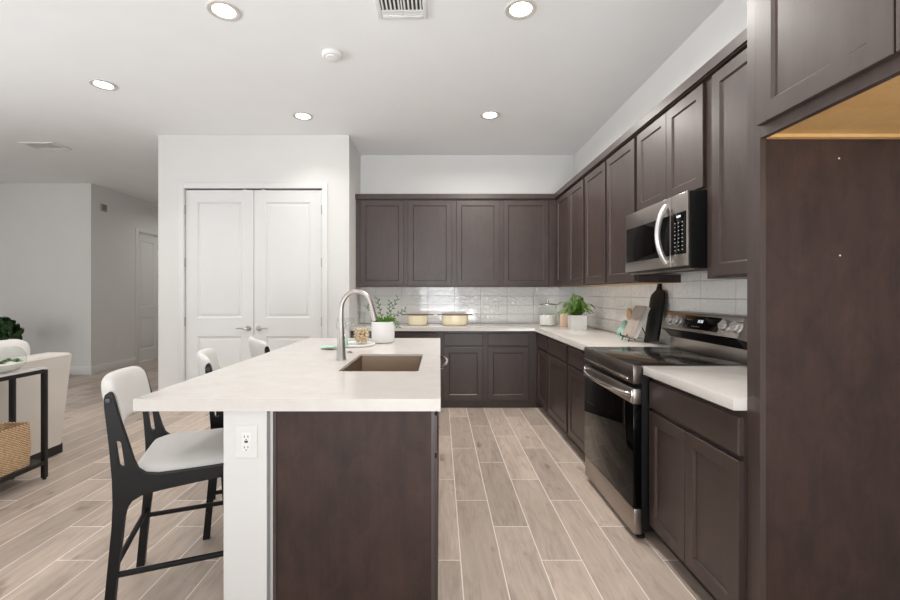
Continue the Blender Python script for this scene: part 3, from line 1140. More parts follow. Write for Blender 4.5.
# ------------------------------------------------------------------ electrical plates
def outlet(label, face, plane, u, z, w=0.072, h=0.117, kind='outlet', n=2):
    U, W = FACES[face]
    base = W * (plane * (W.x + W.y))
    o = base + U * u + Vector((0, 0, z))
    t = thing('wall_outlet' if kind == 'outlet' else 'light_switch', label, kind, o)
    front(mb := MB(o), face, plane, u - w / 2, u + w / 2, z - h / 2, z + h / 2, 0.005, (), ch=0.002)
    mb.build('plate', 'trim', t)
    if kind == 'outlet':
        p2 = plane + 0.005 * (W.x + W.y)
        front(mb := MB(o), face, p2, u - 0.017, u + 0.017, z - 0.034, z + 0.034, 0.002, (), ch=0.001)
        ins = mb.build('receptacle', 'white_plastic', t)
        p3 = p2 + 0.002 * (W.x + W.y)
        mb = MB(o)
        for dz in (0.019, -0.019):
            for du in (-0.0065, 0.0065):
                front(mb, face, p3, u + du - 0.0013, u + du + 0.0013, z + dz - 0.004, z + dz + 0.004, 0.0004, (), ch=0.0001)
            front(mb, face, p3, u - 0.002, u + 0.002, z + dz - 0.012, z + dz - 0.008, 0.0004, (), ch=0.0001)
        front(mb, face, p3, u - 0.006, u + 0.006, z - 0.003, z + 0.005, 0.0006, (), ch=0.0001)
        mb.build('slot', 'slot', ins)
    else:
        front(mb := MB(o), face, plane + 0.005 * (W.x + W.y), u - 0.017, u + 0.017, z - 0.034, z + 0.034, 0.004, (), ch=0.001)
        mb.build('rocker', 'white_plastic', t)
    return t


outlet('white electrical outlet on the white end of the island', '-Y', IYN, -0.700, 0.755, 0.078, 0.120)
outlet('white electrical outlet low on the hallway wall', '+X', HX, 7.39, 0.43)
outlet('white outlet in the back wall tiles between the pots and the jar', '-Y', YB - 0.008, 0.70, 1.13)
o = Vector((HX, 7.05, 2.69))
t = thing('wall_chime', 'small grey square plate high on the hallway wall', 'wall plate', o)
front(mb := MB(o), '+X', HX, 6.99, 7.11, 2.63, 2.75, 0.02, (), ch=0.004)
mb.build('cover', 'grey_plastic', t)
mb = MB(o)
for k in range(5):
    mb.box(HX + 0.0198, HX + 0.0215, 7.01, 7.09, 2.655 + k * 0.018, 2.663 + k * 0.018)
mb.build('grille', 'slot', t)

# ------------------------------------------------------------------ ceiling fittings
def downlight(first, label, x, y, watts=None, beam=115):
    x, y = x * 0.9886, y * 0.9886
    o = Vector((x, y, H))
    if first is None:
        t = thing('ceiling_light', label, 'ceiling light', o, 0, 'recessed ceiling lights')
        mb = MB(o)
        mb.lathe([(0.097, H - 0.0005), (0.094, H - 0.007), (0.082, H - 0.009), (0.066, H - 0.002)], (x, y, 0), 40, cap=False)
        mb.build('trim_ring', 'ring_shaded', t)
        MB(o).lathe([(0.067, H - 0.001), (0.066, H - 0.003)], (x, y, 0), 40).build('lens', 'lamp', t)
    else:
        t = dup(first, label, o)
    d = bpy.data.lights.new('downlight_glow', 'AREA')
    d.shape = 'DISK'
    d.size = 0.12
    d.energy = watts or DOWN_W
    d.color = (1.0, 0.965, 0.92)
    d.spread = R(beam)
    l = bpy.data.objects.new('downlight_glow', d)
    COL.objects.link(l)
    l.parent = t
    l.location = (0, 0, -0.012)
    return t


L0 = downlight(None, 'lit recessed ceiling light over the island, nearer of the two above it', -1.345, 2.67, 2.5)
downlight(L0, 'lit recessed ceiling light over the island, just in front of the pantry doors', -1.36, 4.26, 3)
downlight(L0, 'lit recessed ceiling light over the aisle, the one beside the big air vent', 0.50, 2.655, 19, 165)
downlight(L0, 'lit recessed ceiling light over the aisle, closest to the back wall cabinets', 0.493, 4.234, 23, 165)
downlight(L0, 'lit recessed ceiling light over the living area, leftmost of all', -2.84, 3.62, 6)

downlight(L0, 'added recessed ceiling light brightening the hallway, hidden behind the pantry walls', -4.4, 8.6, 10, 160)  # unseen lamp added to lift the dim hallway wall
for lx, ly, lw, lb in ((0.50, 1.07, 6.0, 150), (-1.345, 1.07, 0.6, 115), (-2.84, 1.07, 1.5, 115), (-4.5, 2.2, 2.0, 115), (-4.5, 0.4, 2.5, 115), (0.50, -1.0, 3.2, 150), (-1.345, -1.0, 3.2, 115)):  # lamps added out of view to brighten floor, worktops and ceiling
    t_ = downlight(L0, 'added recessed ceiling light behind the viewpoint, out of view, as fill', lx, ly, lw, lb)
    t_['group'] = 'added recessed ceiling lights out of view'

o = Vector((-0.785, 3.118, H))
t = thing('smoke_detector', 'round white smoke detector on the ceiling between the lights', 'smoke detector', o)
MB(o).lathe([(0.07, H), (0.07, H - 0.018), (0.062, H - 0.026)], (o.x, o.y, 0), 32).build('base', 'white_plastic', t)
MB(o).lathe([(0.045, H - 0.026), (0.042, H - 0.034), (0.02, H - 0.037)], (o.x, o.y, 0), 28).build('cover', 'white_plastic', t)


def ceiling_vent(label, x, y, w, l, n, blade_axis):
    o = Vector((x, y, H))
    t = thing('ceiling_vent', label, 'air vent', o)
    mb = MB(o)
    b = 0.028
    mb.box(x - w / 2, x - w / 2 + b, y - l / 2, y + l / 2, H - 0.012, H, 0.003)
    mb.box(x + w / 2 - b, x + w / 2, y - l / 2, y + l / 2, H - 0.012, H, 0.003)
    mb.box(x - w / 2 + b, x + w / 2 - b, y - l / 2, y - l / 2 + b, H - 0.012, H, 0.003)
    mb.box(x - w / 2 + b, x + w / 2 - b, y + l / 2 - b, y + l / 2, H - 0.012, H, 0.003)
    mb.box(x - 0.004, x + 0.004, y - l / 2 + b, y + l / 2 - b, H - 0.011, H - 0.001)
    mb.build('frame', 'white_plastic', t)
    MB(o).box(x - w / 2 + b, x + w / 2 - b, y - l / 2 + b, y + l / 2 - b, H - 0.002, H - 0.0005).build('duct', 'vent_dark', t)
    mb = MB(o)
    for side in (-1, 1):
        a, c = (x - w / 2 + b, x - 0.005) if side < 0 else (x + 0.005, x + w / 2 - b)
        for k in range(n):
            u = a + (k + 0.5) * (c - a) / n
            mb.box(u - 0.005, u + 0.005, y - l / 2 + b, y + l / 2 - b - 0.055, H - 0.010, H - 0.002)
        for k in range(2):
            yy = y + l / 2 - b - 0.012 - 0.024 * k
            mb.box(a, c, yy - 0.010, yy + 0.006, H - 0.010, H - 0.003)
    mb.build('louvre', 'white_plastic', t)
    return t


ceiling_vent('white ceiling air vent over the kitchen aisle, cut by the top of the photo', -0.232, 2.53, 0.31, 0.34, 5, 1)
ceiling_vent('white ceiling air vent over the living area beside the hallway', -4.65, 5.06, 0.40, 0.26, 6, 1)


# ------------------------------------------------------------------ counter stools
def yslab(mb, poly, y0, y1, holes=()):
    return mb.slabpoly([(x, y0, z) for x, z in poly], Vector((0, y1 - y0, 0)), 0, [[(x, y0, z) for x, z in h] for h in holes])


def make_stool(label, loc, rz):
    t = thing('counter_stool', label, 'stool', loc, rz, 'counter stools along the island')
    outline = [(-0.011, 0), (0.002, 0.15), (0.014, 0.297), (0.024, 0.42), (0.027, 0.50), (0.025, 0.596), (0.017, 0.707), (0.010, 0.782), (0.001, 0.870),
               (0.0, 0.90), (0.004, 0.915), (0.013, 0.922), (0.022, 0.917), (0.028, 0.90), (0.047, 0.82), (0.061, 0.77), (0.081, 0.697),
               (0.092, 0.655), (0.105, 0.622), (0.128, 0.602), (0.17, 0.593), (0.30, 0.593), (0.435, 0.596), (0.445, 0.590), (0.445, 0.556), (0.435, 0.552),
               (0.30, 0.543), (0.18, 0.532), (0.118, 0.522), (0.090, 0.507), (0.072, 0.48), (0.064, 0.45), (0.054, 0.35), (0.043, 0.25), (0.030, 0.1), (0.022, 0)]
    hole = []
    for k in range(24):      # a slanted pill-shaped slot
        a = 2 * math.pi * k / 24
        u = 0.0105 * math.cos(a)
        v = 0.0105 * math.sin(a) + math.copysign(0.041, math.sin(a))
        hole.append((0.049 + u - v * 0.13, 0.688 + v))
    for s in (-1, 1):
        y0 = 0.222 if s > 0 else -0.250
        f = yslab(MB(), outline, y0, y0 + 0.028, [hole]).build('side_frame', 'black', t, smooth=30)
        ya, yb = (y0 - 0.001, y0 - 0.004) if s < 0 else (y0 + 0.029, y0 + 0.032)
        MB().lathe([(0.009, ya), (0.008, yb), (0.003, yb)], (0.0135, 0, 0.895), 14, 'Y').build('bolt', 'bolt_dark', f)
        MB().lathe([(0.005, ya), (0.004, yb)], (0.008, 0, 0.14), 10, 'Y').build('bolt', 'bolt_dark', f)
        # front leg, tapering to the floor
        mb = MB()
        q = lambda x0, x1, a, b, z: [(x0, a, z), (x1, a, z), (x1, b, z), (x0, b, z)]
        mb.rings([q(0.425, 0.453, y0 + 0.001, y0 + 0.027, 0), q(0.402, 0.444, y0, y0 + 0.028, 0.30), q(0.388, 0.436, y0, y0 + 0.028, 0.560)])
        mb.build('leg', 'black', t)
        # side stretcher
        MB().tube([(0.03, y0 + 0.014, 0.232), (0.425, y0 + 0.014, 0.232)], 0.011, 10).build('stretcher', 'black', t)
    MB().tube([(0.03, -0.236, 0.262), (0.03, 0.236, 0.262)], 0.011, 10).build('stretcher', 'black', t)
    MB().tube([(0.425, -0.236, 0.262), (0.425, 0.236, 0.262)], 0.011, 10).build('stretcher', 'black', t)
    # seat: frame board and an upholstered pad
    st = MB()
    rings = []
    for ins, z in ((0.016, 0.562), (0.004, 0.572), (0.0, 0.588), (0.002, 0.600), (0.012, 0.612), (0.034, 0.620), (0.09, 0.624)):
        rings.append([(x, y, z + 0.006 * (1 - ((x - 0.26) / 0.22) ** 2) * (1 if z > 0.615 else 0)) for x, y in rounded(0.068 + ins, 0.470 - ins, -0.2205 + ins, 0.2205 - ins, 0.06, 6)])
    st.rings(rings)
    st.build('seat', 'boucle', t, smooth=60)
    # curved backrest pad
    bk = MB()
    rings = []
    N = 20
    for i in range(N + 1):
        f = i / N
        y = -0.2195 + 0.439 * f
        e = abs(2 * f - 1)
        bow = -0.045 * (1 - (2 * f - 1) ** 2)
        sh = 1 - 0.35 * max(0, (e - 0.86) / 0.14) ** 2
        cz = 0.860
        hz = 0.101 * (1 - 0.06 * (2 * f - 1) ** 2) * (1 - 0.22 * max(0, (e - 0.8) / 0.2) ** 2)
        hx = 0.026 * sh
        ring = []
        for k in range(20):
            a = 2 * math.pi * k / 20
            cu, cw = math.cos(a), math.sin(a)
            u = hx * math.copysign(abs(cu) ** 0.7, cu)
            w = hz * math.copysign(abs(cw) ** 0.55, cw)
            ring.append((0.024 + bow + u - 0.20 * w, y, cz + w))
        rings.append(ring)
    bk.rings(rings)
    bk.build('backrest', 'boucle', t, smooth=60)
    return t


def stool_origin(nx, ny, rz):
    """origin (midpoint between the rear feet) from the near rear foot"""
    return (nx - 0.236 * math.sin(rz), ny + 0.236 * math.cos(rz), 0)


a1, a2, a3 = R(22), R(24.5), R(34)
st1 = make_stool('black framed stool with white seat at the near corner of the island', stool_origin(-1.25, 1.60, a1), a1)
dup(st1, 'second white-backed counter stool along the island, its back peeking over the worktop', stool_origin(-1.236, 2.259, a2), a2)
dup(st1, 'third and farthest white-backed counter stool along the island, before the pantry doors', stool_origin(-1.219, 2.987, a3), a3)

# ------------------------------------------------------------------ things on the island
o = Vector((-0.435, 3.28, ZT))
t = thing('potted_plant', 'white pot of bright green sprigs standing on the island behind the sink', 'plant', o)
mb = MB(o)
prof = [(0.068, ZT), (0.080, ZT + 0.006), (0.086, ZT + 0.02), (0.088, ZT + 0.06), (0.088, ZT + 0.158), (0.086, ZT + 0.162), (0.082, ZT + 0.160), (0.080, ZT + 0.14)]
mb.lathe(prof, (o.x, o.y, 0), 36)
mb.build('pot', 'ceramic', t)
MB(o).lathe([(0.079, ZT + 0.140), (0.079, ZT + 0.146)], (o.x, o.y, 0), 24).build('soil', 'soil', t)
mb = MB(o)
for k in range(170):
    a, r_ = rnd.uniform(0, 6.28), 0.07 * math.sqrt(rnd.random())
    b = Vector((o.x + r_ * math.cos(a), o.y + r_ * math.sin(a), ZT + 0.142))
    tip = b + Vector((math.cos(a) * rnd.uniform(0, 0.035), math.sin(a) * rnd.uniform(0, 0.035), rnd.uniform(0.03, 0.065)))
    mb.leaf(b, tip, rnd.uniform(0.008, 0.014), 0.004, Vector((math.sin(a), 0.3, 0.2)), 3)
mb.build('foliage', 'grass_green', t, fix=False)


def sprig(mb, pts, n=12, lw=0.011, ll=0.03):
    P = [Vector(p) for p in pts]
    mb.tube(P, [0.0028] * len(P), 5)
    for k in range(n):
        f = (k + 1) / n * (len(P) - 1)
        i = min(int(f), len(P) - 2)
        c = P[i].lerp(P[i + 1], f - i)
        d = (P[i + 1] - P[i]).normalized()
        s = d.cross(Vector((0, 1, 0.2))).normalized() * (1 if k % 2 else -1)
        mb.leaf(c, c + d * ll * 0.6 + s * ll * 0.7 + Vector((0, rnd.uniform(-.01, .01), 0)), lw, 0.002, Vector((0, 1, 0.3)), 3)


def PT(px, py, Y):
    return ((px - 440) * Y / F_PX, Y, 1.293 - (py - 293) * Y / F_PX)


for tip, mid, base in (((377.5, 299), (380, 311), (383, 325)), ((397.5, 298), (392, 309), (386, 325)), ((405, 310), (396, 315), (388, 325)),
                       ((390, 302), (389, 312), (385, 325)), ((367, 306), (372, 311), (379, 325)), ((398, 327), (395, 320), (388, 324)), ((375, 318), (377, 320), (380, 326))):
    mb = MB(o)
    Yv = 3.28 + rnd.uniform(-0.03, 0.03)
    sprig(mb, [PT(*base, 3.28), PT(*mid, Yv), PT(*tip, Yv)], 10)
    mb.build('sprig', 'sprig', t, fix=False)

# tray with decanter of corks and glasses
tx, ty = -0.605, 3.10
o = Vector((tx, ty, ZT))
tag(MB(o).lathe([(0.125, ZT), (0.135, ZT + 0.003), (0.137, ZT + 0.014), (0.134, ZT + 0.017), (0.128, ZT + 0.013), (0.12, ZT + 0.011)], (tx, ty, 0), 44).build('serving_tray', 'ceramic'),
    'round white tray on the island behind the faucet', 'tray')
TZ = ZT + 0.0112
dx, dy = -0.565, 3.085
o = Vector((dx, dy, TZ))
t = thing('cork_decanter', 'round glass decanter filled with wine corks on the white tray', 'decanter', o)
prof = [(0.030, 0.0), (0.050, 0.012), (0.061, 0.04), (0.063, 0.066), (0.056, 0.095), (0.040, 0.120), (0.030, 0.142), (0.028, 0.20), (0.034, 0.232), (0.036, 0.236)]
inner = [(r_ - 0.002, h + 0.002) for r_, h in prof[::-1]]
inner[0] = (0.0345, 0.236)
MB(o).lathe([(r_, TZ + h) for r_, h in prof + inner], (dx, dy, 0), 36).build('vessel', 'glass', t)
ck = 0
crnd = random.Random(3)
for layer in range(5):
    zc = TZ + 0.022 + layer * 0.021
    rad = [0.030, 0.041, 0.044, 0.041, 0.028][layer]
    n = [5, 8, 9, 8, 4][layer]
    for k in range(n):
        a = 2 * math.pi * k / n + layer * 0.4
        c = Vector((dx + rad * math.cos(a), dy + rad * math.sin(a), zc))
        dr = Vector((crnd.uniform(-1, 1), crnd.uniform(-1, 1), crnd.uniform(-0.7, 0.7))).normalized() * 0.010
        MB(o).tube([c - dr, c + dr], 0.0085, 10).build('cork', 'cork', t)


def wine_glass(label, x, y, z, group, h=0.19, first=None):
    o = Vector((x, y, z))
    if first is not None:
        return dup(first, label, o)
    pr = [(0.030, 0.0), (0.030, 0.002), (0.008, 0.006), (0.0045, 0.015), (0.0045, 0.075), (0.012, 0.085), (0.030, 0.108), (0.034, 0.135), (0.031, 0.17), (0.027, h)]
    inn = [(0.0258, h), (0.0298, 0.17), (0.0328, 0.135), (0.0285, 0.109), (0.010, 0.088), (0.002, 0.084)]
    ob = MB(o).lathe([(r_, z + hh) for r_, hh in pr + inn], (x, y, 0), 28).build('wine_glass', 'glass')
    return tag(ob, label, 'glass', group)


g1 = wine_glass('clear stemmed glass on the tray, next to the decanter', -0.655, 3.12, TZ, 'glasses on the island tray')
wine_glass('clear stemmed glass on the tray, half hidden by the faucet', -0.705, 3.06, TZ, None, first=g1)

# mint napkin with wooden ring
o = Vector((-0.74, 3.0, ZT))
t = thing('napkin', 'mint green cloth napkin on the island behind the faucet', 'napkin', o)
mb = MB(o)
rows = []
for i in range(17):
    f = i / 16
    x = -0.800 + 0.17 * f
    row = []
    for j in range(9):
        gk = j / 8 - 0.5
        wd = 0.06 + 0.03 * (1 - f)
        z = ZT + 0.006 + 0.006 * math.sin(j * 1.9 + f * 3) * (1 - f) + 0.0
        lift = 0.045 * max(0, (f - 0.62) / 0.38) * (1 - (2 * gk) ** 2) + 0.016 * max(0, (f - 0.4) / 0.6)
        row.append(Vector((x, 2.915 + gk * wd, z + lift)))
    rows.append(row)
top = [[p + Vector((0, 0, 0.006)) for p in r] for r in rows]
rings = [list(a) + list(reversed(b)) for a, b in zip(rows, top)]
mb.rings(rings)
mb.build('cloth', 'teal', t, smooth=60)
mb = MB(o)
mb.tube([(-0.765, 2.862, ZT + 0.007), (-0.735, 2.850, ZT + 0.007), (-0.705, 2.848, ZT + 0.007)], [0.004, 0.0065, 0.005], 8)
mb.build('wooden_toggle', 'brown_wood', t)

# ------------------------------------------------------------------ things on the back worktop
def casserole(label, x, y, rx, ry, h, over):
    o = Vector((x, y, ZT))
    t = thing('casserole_pot', label, 'pot', o, 0, 'cream pots on the back worktop')
    mb = MB(o)
    rings = []
    for k_, z in ((0.80, 0.0), (0.90, 0.006), (0.97, 0.022), (1.0, 0.05), (1.0, h), (0.965, h), (0.95, 0.03), (0.8, 0.012)):
        rings.append([(x + rx * k_ * math.copysign(abs(math.cos(a)) ** 0.75, math.cos(a)), y + ry * k_ * math.copysign(abs(math.sin(a)) ** 0.75, math.sin(a)), ZT + z)
                      for a in [2 * math.pi * q / 40 for q in range(40)]])
    mb.rings(rings)
    mb.build('pot_body', 'cream', t, smooth=50)
    mb = MB(o)
    rings = []
    for k_, z in ((1.0, h), (1.03, h + 0.003), (1.03, h + 0.008), (0.98, h + 0.012), (0.3, h + 0.014)):
        rings.append([(x + rx * k_ * math.copysign(abs(math.cos(a)) ** 0.75, math.cos(a)), y + ry * k_ * math.copysign(abs(math.sin(a)) ** 0.75, math.sin(a)), ZT + z)
                      for a in [2 * math.pi * q / 40 for q in range(40)]])
    mb.rings(rings)
    mb.build('lid', 'brown_wood', t, smooth=30)
    for s in (-1, 1):
        MB(o).box(min(x + s * rx * 0.96, x + s * (rx + over)), max(x + s * rx * 0.96, x + s * (rx + over)), y - 0.02, y + 0.02, ZT + h + 0.0, ZT + h + 0.010, 0.003).build('handle', 'brown_wood', t)
    MB(o).lathe([(0.008, ZT + h + 0.012), (0.006, ZT + h + 0.018), (0.012, ZT + h + 0.024), (0.008, ZT + h + 0.029)], (x, y, 0), 16).build('knob', 'cream', t)
    return t


casserole('smaller cream enamel pot with brown lid on the back worktop', -0.262, 5.06, 0.118, 0.105, 0.118, 0.068)
casserole('wider oval cream enamel pot with brown lid on the back worktop', 0.175, 5.06, 0.155, 0.11, 0.118, 0.052)

o = Vector((1.255, 4.99, ZT))
t = thing('glass_canister', 'glass canister of white flour with a metal lid in the worktop corner', 'jar', o)
prof = [(0.080, 0), (0.097, 0.006), (0.101, 0.02), (0.101, 0.20), (0.092, 0.225), (0.090, 0.238)]
inn = [(0.087, 0.238), (0.089, 0.224), (0.098, 0.199), (0.098, 0.021), (0.093, 0.009)]
MB(o).lathe([(r_, ZT + h) for r_, h in prof + inn], (o.x, o.y, 0), 40).build('jar', 'glass', t)
MB(o).lathe([(0.092, ZT + 0.0095), (0.0972, ZT + 0.022), (0.0972, ZT + 0.118), (0.05, ZT + 0.124)], (o.x, o.y, 0), 40).build('flour', 'flour', t)
ld = MB(o).lathe([(0.100, ZT + 0.2385), (0.101, ZT + 0.243), (0.097, ZT + 0.252), (0.03, ZT + 0.258)], (o.x, o.y, 0), 40).build('lid', 'handle_metal', t)
MB(o).lathe([(0.010, ZT + 0.258), (0.008, ZT + 0.268), (0.018, ZT + 0.280), (0.010, ZT + 0.292)], (o.x, o.y, 0), 18).build('knob', 'handle_metal', ld)

o = Vector((1.418, 4.86, ZT))
mb = MB(o)
yz = [(-0.075 + 0.15 * (k / 12), 0) for k in range(0)]
mb.slabpoly([(1.36 + x, 4.845, ZT + z) for x, z in ((0, 0), (0.09, 0), (0.09, 0.155), (0.03, 0.155), (0.014, 0.148), (0.004, 0.135), (0, 0.115))], Vector((0, 0.024, 0)), 0.004)
t = mb.build('serving_board', 'pale_wood')
tag(t, 'small pale wooden board standing between the glass canister and the fern', 'board')

# fern in a white square planter
fxx, fyy = 1.43, 4.47
o = Vector((fxx, fyy, ZT))
t = thing('potted_fern', 'green fern in a white square planter on the corner of the worktop', 'plant', o)
mb = MB()
rs = 0.078
sq = lambda k_, z: [(x * k_, y * k_, z) for x, y in ((-rs, -rs), (rs, -rs), (rs, rs), (-rs, rs))]
mb.rings([sq(0.94, 0), sq(1.0, 0.15), sq(0.94, 0.15), sq(0.90, 0.12)])
mb.build('planter', 'ceramic', t)
MB().box(-rs * 0.885, rs * 0.885, -rs * 0.885, rs * 0.885, 0.1203, 0.126).build('soil', 'soil', t)
frnd = random.Random(11)
for k in range(44):
    a = 2 * math.pi * k / 44 + frnd.uniform(-0.2, 0.2)
    reach = frnd.uniform(0.10, 0.21)
    hgt = frnd.uniform(0.06, 0.20)
    if k % 5 == 0:
        reach, hgt = frnd.uniform(0.03, 0.09), frnd.uniform(0.19, 0.26)
    P = []
    for i in range(9):
        f = i / 8
        P.append(Vector((math.cos(a) * (0.02 + reach * f), math.sin(a) * (0.02 + reach * f), 0.126 + hgt * math.sin(f * 2.3) * 0.95 - 0.015 * f * f)))
    if math.cos(a) > 0.55:      # towards the tiles there is less room
        P = [Vector((p.x * 0.8, p.y, p.z)) for p in P]
    mb = MB()
    mb.tube(P, [0.0018] * 9, 4)
    for i in range(1, 9):
        for hlf in (0.0, 0.5):
            if i == 8 and hlf:
                break
            c = P[i] if not hlf else P[i].lerp(P[min(i + 1, 8)], 0.5)
            d = (P[min(i + 1, 8)] - P[i - 1]).normalized()
            side = d.cross(Vector((0, 0, 1))).normalized()
            ll = 0.040 * (1.1 - i / 9)
            for s in (-1, 1):
                mb.leaf(c, c + side * s * ll + d * ll * 0.5 + Vector((0, 0, -0.004)), 0.016, 0.002, Vector((0, 0, 1)), 3)
    mb.build('frond', 'fern', t, fix=False)

# recipe book on an easel, leaning board, spoon, mint pot holder on the right worktop
o = Vector((1.53, 3.37, ZT))
lean = R(24)
ud = Vector((math.sin(lean), 0, math.cos(lean)))      # up along the book
od = Vector((-math.cos(lean), 0, math.sin(lean)))     # out of its face
b0 = Vector((1.470, 0, 0.958))


def bq(u, w, y):
    return b0 + ud * u + od * w + Vector((0, y, 0))


tb = thing('recipe_book', 'thick recipe book with grey-beige cover leaning on a black easel', 'book', o)
mb = MB(o)
mb.slabpoly([bq(0, -0.031, 3.272), bq(0, -0.031, 3.46), bq(0.255, -0.031, 3.46), bq(0.255, -0.031, 3.272)], od * 0.027)
mb.build('pages', 'paper', tb)
mb = MB(o)
mb.slabpoly([bq(-0.002, -0.004, 3.270), bq(-0.002, -0.004, 3.465), bq(0.258, -0.004, 3.465), bq(0.258, -0.004, 3.270)], od * 0.003)
mb.build('front_cover', 'cover', tb)
mb = MB(o)
mb.slabpoly([bq(-0.002, -0.034, 3.270), bq(-0.002, -0.034, 3.465), bq(0.258, -0.034, 3.465), bq(0.258, -0.034, 3.270)], od * 0.003)
mb.build('back_cover', 'paper', tb)
te = thing('book_easel', 'small black metal easel holding the recipe book', 'easel', o)
for yy in (3.31, 3.43):
    mb = MB(o)
    mb.tube([bq(-0.012, 0.028, yy), bq(-0.012, -0.040, yy), bq(0.17, -0.040, yy)], 0.004, 8)
    mb.tube([bq(-0.012, 0.028, yy), bq(0.006, 0.030, yy)], 0.004, 8)
    foot = bq(-0.012, 0.0, yy)
    mb.tube([foot, (foot.x - 0.012, yy, ZT + 0.004)], 0.004, 8)
    mb.build('prong', 'black_metal', te)
mb = MB(o)
mb.tube([bq(0.14, -0.040, 3.31), bq(0.14, -0.040, 3.43)], 0.004, 8)
mb.tube([bq(-0.012, 0.027, 3.31), bq(-0.012, 0.027, 3.43)], 0.004, 8)
mb.build('crossbar', 'black_metal', te)
tp = bq(0.14, -0.036, 3.37)
MB(o).tube([tp, (1.625, 3.33, ZT + 0.004)], 0.0042, 8).build('rear_leg', 'black_metal', te)

o = Vector((1.60, 3.22, ZT))
# paddle board leaning on the tiles
lb = MB(o)
out = [(-0.105, 0.0), (0.105, 0.0)]
W_ = 0.105
prof = [(-W_ + 0.006, 0.0), (W_ - 0.006, 0.0), (W_, 0.006), (W_, 0.355), (W_ - 0.012, 0.378), (0.040, 0.396), (0.026, 0.404), (0.021, 0.42), (0.020, 0.455), (0.012, 0.464),
        (-0.012, 0.464), (-0.020, 0.455), (-0.021, 0.42), (-0.026, 0.404), (-0.040, 0.396), (-W_ + 0.012, 0.378), (-W_, 0.355), (-W_, 0.006)]
tl = math.asin(0.088 / 0.40)
bu = Vector((math.sin(tl), 0.15, math.cos(tl))).normalized()
bn = Vector((-math.cos(tl), 0, math.sin(tl)))
bb = Vector((1.570, 3.205, ZT + 0.017))
bs = Vector((0, math.cos(0.15), -math.sin(0.15)))
lb.slabpoly([bb + bs * a + bu * b for a, b in prof], bn * -0.016, 0.002)
tag(lb.build('cutting_board', 'black'), 'black paddle cutting board leaning against the tiles beside the range', 'cutting board')

o = Vector((1.60, 3.60, ZT))
mb = MB(o)
sb, stp = Vector((1.605, 3.57, ZT + 0.007)), Vector((1.652, 3.735, ZT + 0.155))
mb.tube([sb, sb.lerp(stp, 0.6), stp], [0.006, 0.006, 0.008], 10)
rot = Vector((0, 0, 1)).rotation_difference((stp - sb).normalized()).to_matrix()
prof = []
for k in range(9):
    f = k / 8
    prof.append((max(0.002, 0.045 * math.sin(math.pi * (0.1 + 0.88 * f)) ** 0.7), f * 0.135))
rings = []
for r_, h in prof:
    rings.append([stp + rot @ Vector((0.25 * r_ * math.cos(2 * math.pi * k / 20), r_ * math.sin(2 * math.pi * k / 20), h - 0.006)) for k in range(20)])
mb.rings(rings)
tag(mb.build('wooden_spoon', 'tan_wood', None, 60), 'broad tan wooden spoon leaning on the tiles behind the recipe book', 'spoon')

o = Vector((1.60, 3.74, ZT))
mb = MB(o)
rows = []
for i in range(13):
    f = i / 12
    hz = 0.135 * math.sin(math.pi * min(1, 0.12 + f * 0.75)) ** 0.9 + 0.008
    yy = 3.69 + 0.12 * f
    ring = []
    for k in range(16):
        a = 2 * math.pi * k / 16
        wv = 1 + 0.18 * math.sin(3 * a + f * 4)
        ring.append((1.605 + 0.035 * math.cos(a) * wv + 0.02 * max(0, math.sin(a)), yy + 0.008 * math.sin(2 * a), ZT + 0.002 + hz * 0.5 * (1 + math.sin(a)) * (0.9 + 0.1 * wv)))
    rows.append(ring)
mb.rings(rows)
tag(mb.build('pot_holder', 'teal', None, 60), 'mint green folded cloth by the tiles behind the recipe book', 'cloth')

# ------------------------------------------------------------------ living area on the left
# console table
CX0, CX1, CY0, CY1, CZ = -2.985, -2.735, 1.75, 2.995, 0.772
o = Vector(((CX0 + CX1) / 2, (CY0 + CY1) / 2, 0))
t = thing('console_table', 'narrow black metal console table behind the sofa', 'table', o)
b = 0.028
for x in (CX0, CX1 - b):
    for y in (CY0, CY1 - b):
        lg = MB(o).box(x, x + b, y, y + b, 0.012, CZ - 0.012, 0.002).build('leg', 'black_metal', t)
        MB(o).lathe([(0.011, 0), (0.011, 0.013)], (x + b / 2, y + b / 2, 0), 12).build('foot', 'rubber', lg)
mb = MB(o)
for z in (CZ - 0.032, 0.105):
    mb.box(CX0 + 0.002, CX0 + b - 0.002, CY0 + b, CY1 - b, z, z + 0.026)
    mb.box(CX1 - b + 0.002, CX1 - 0.002, CY0 + b, CY1 - b, z, z + 0.026)
    mb.box(CX0 + b, CX1 - b, CY0 + 0.002, CY0 + b - 0.002, z, z + 0.026)
    mb.box(CX0 + b, CX1 - b, CY1 - b + 0.002, CY1 - 0.002, z, z + 0.026)
mb.build('rail', 'black_metal', t)
MB(o).box(CX0, CX1, CY0, CY1, CZ - 0.006, CZ + 0.004, 0.002).build('table_top', 'table_glass', t)
MB(o).box(CX0 + b, CX1 - b, CY0 + b, CY1 - b, 0.112, 0.130).build('shelf', 'black_metal', t)

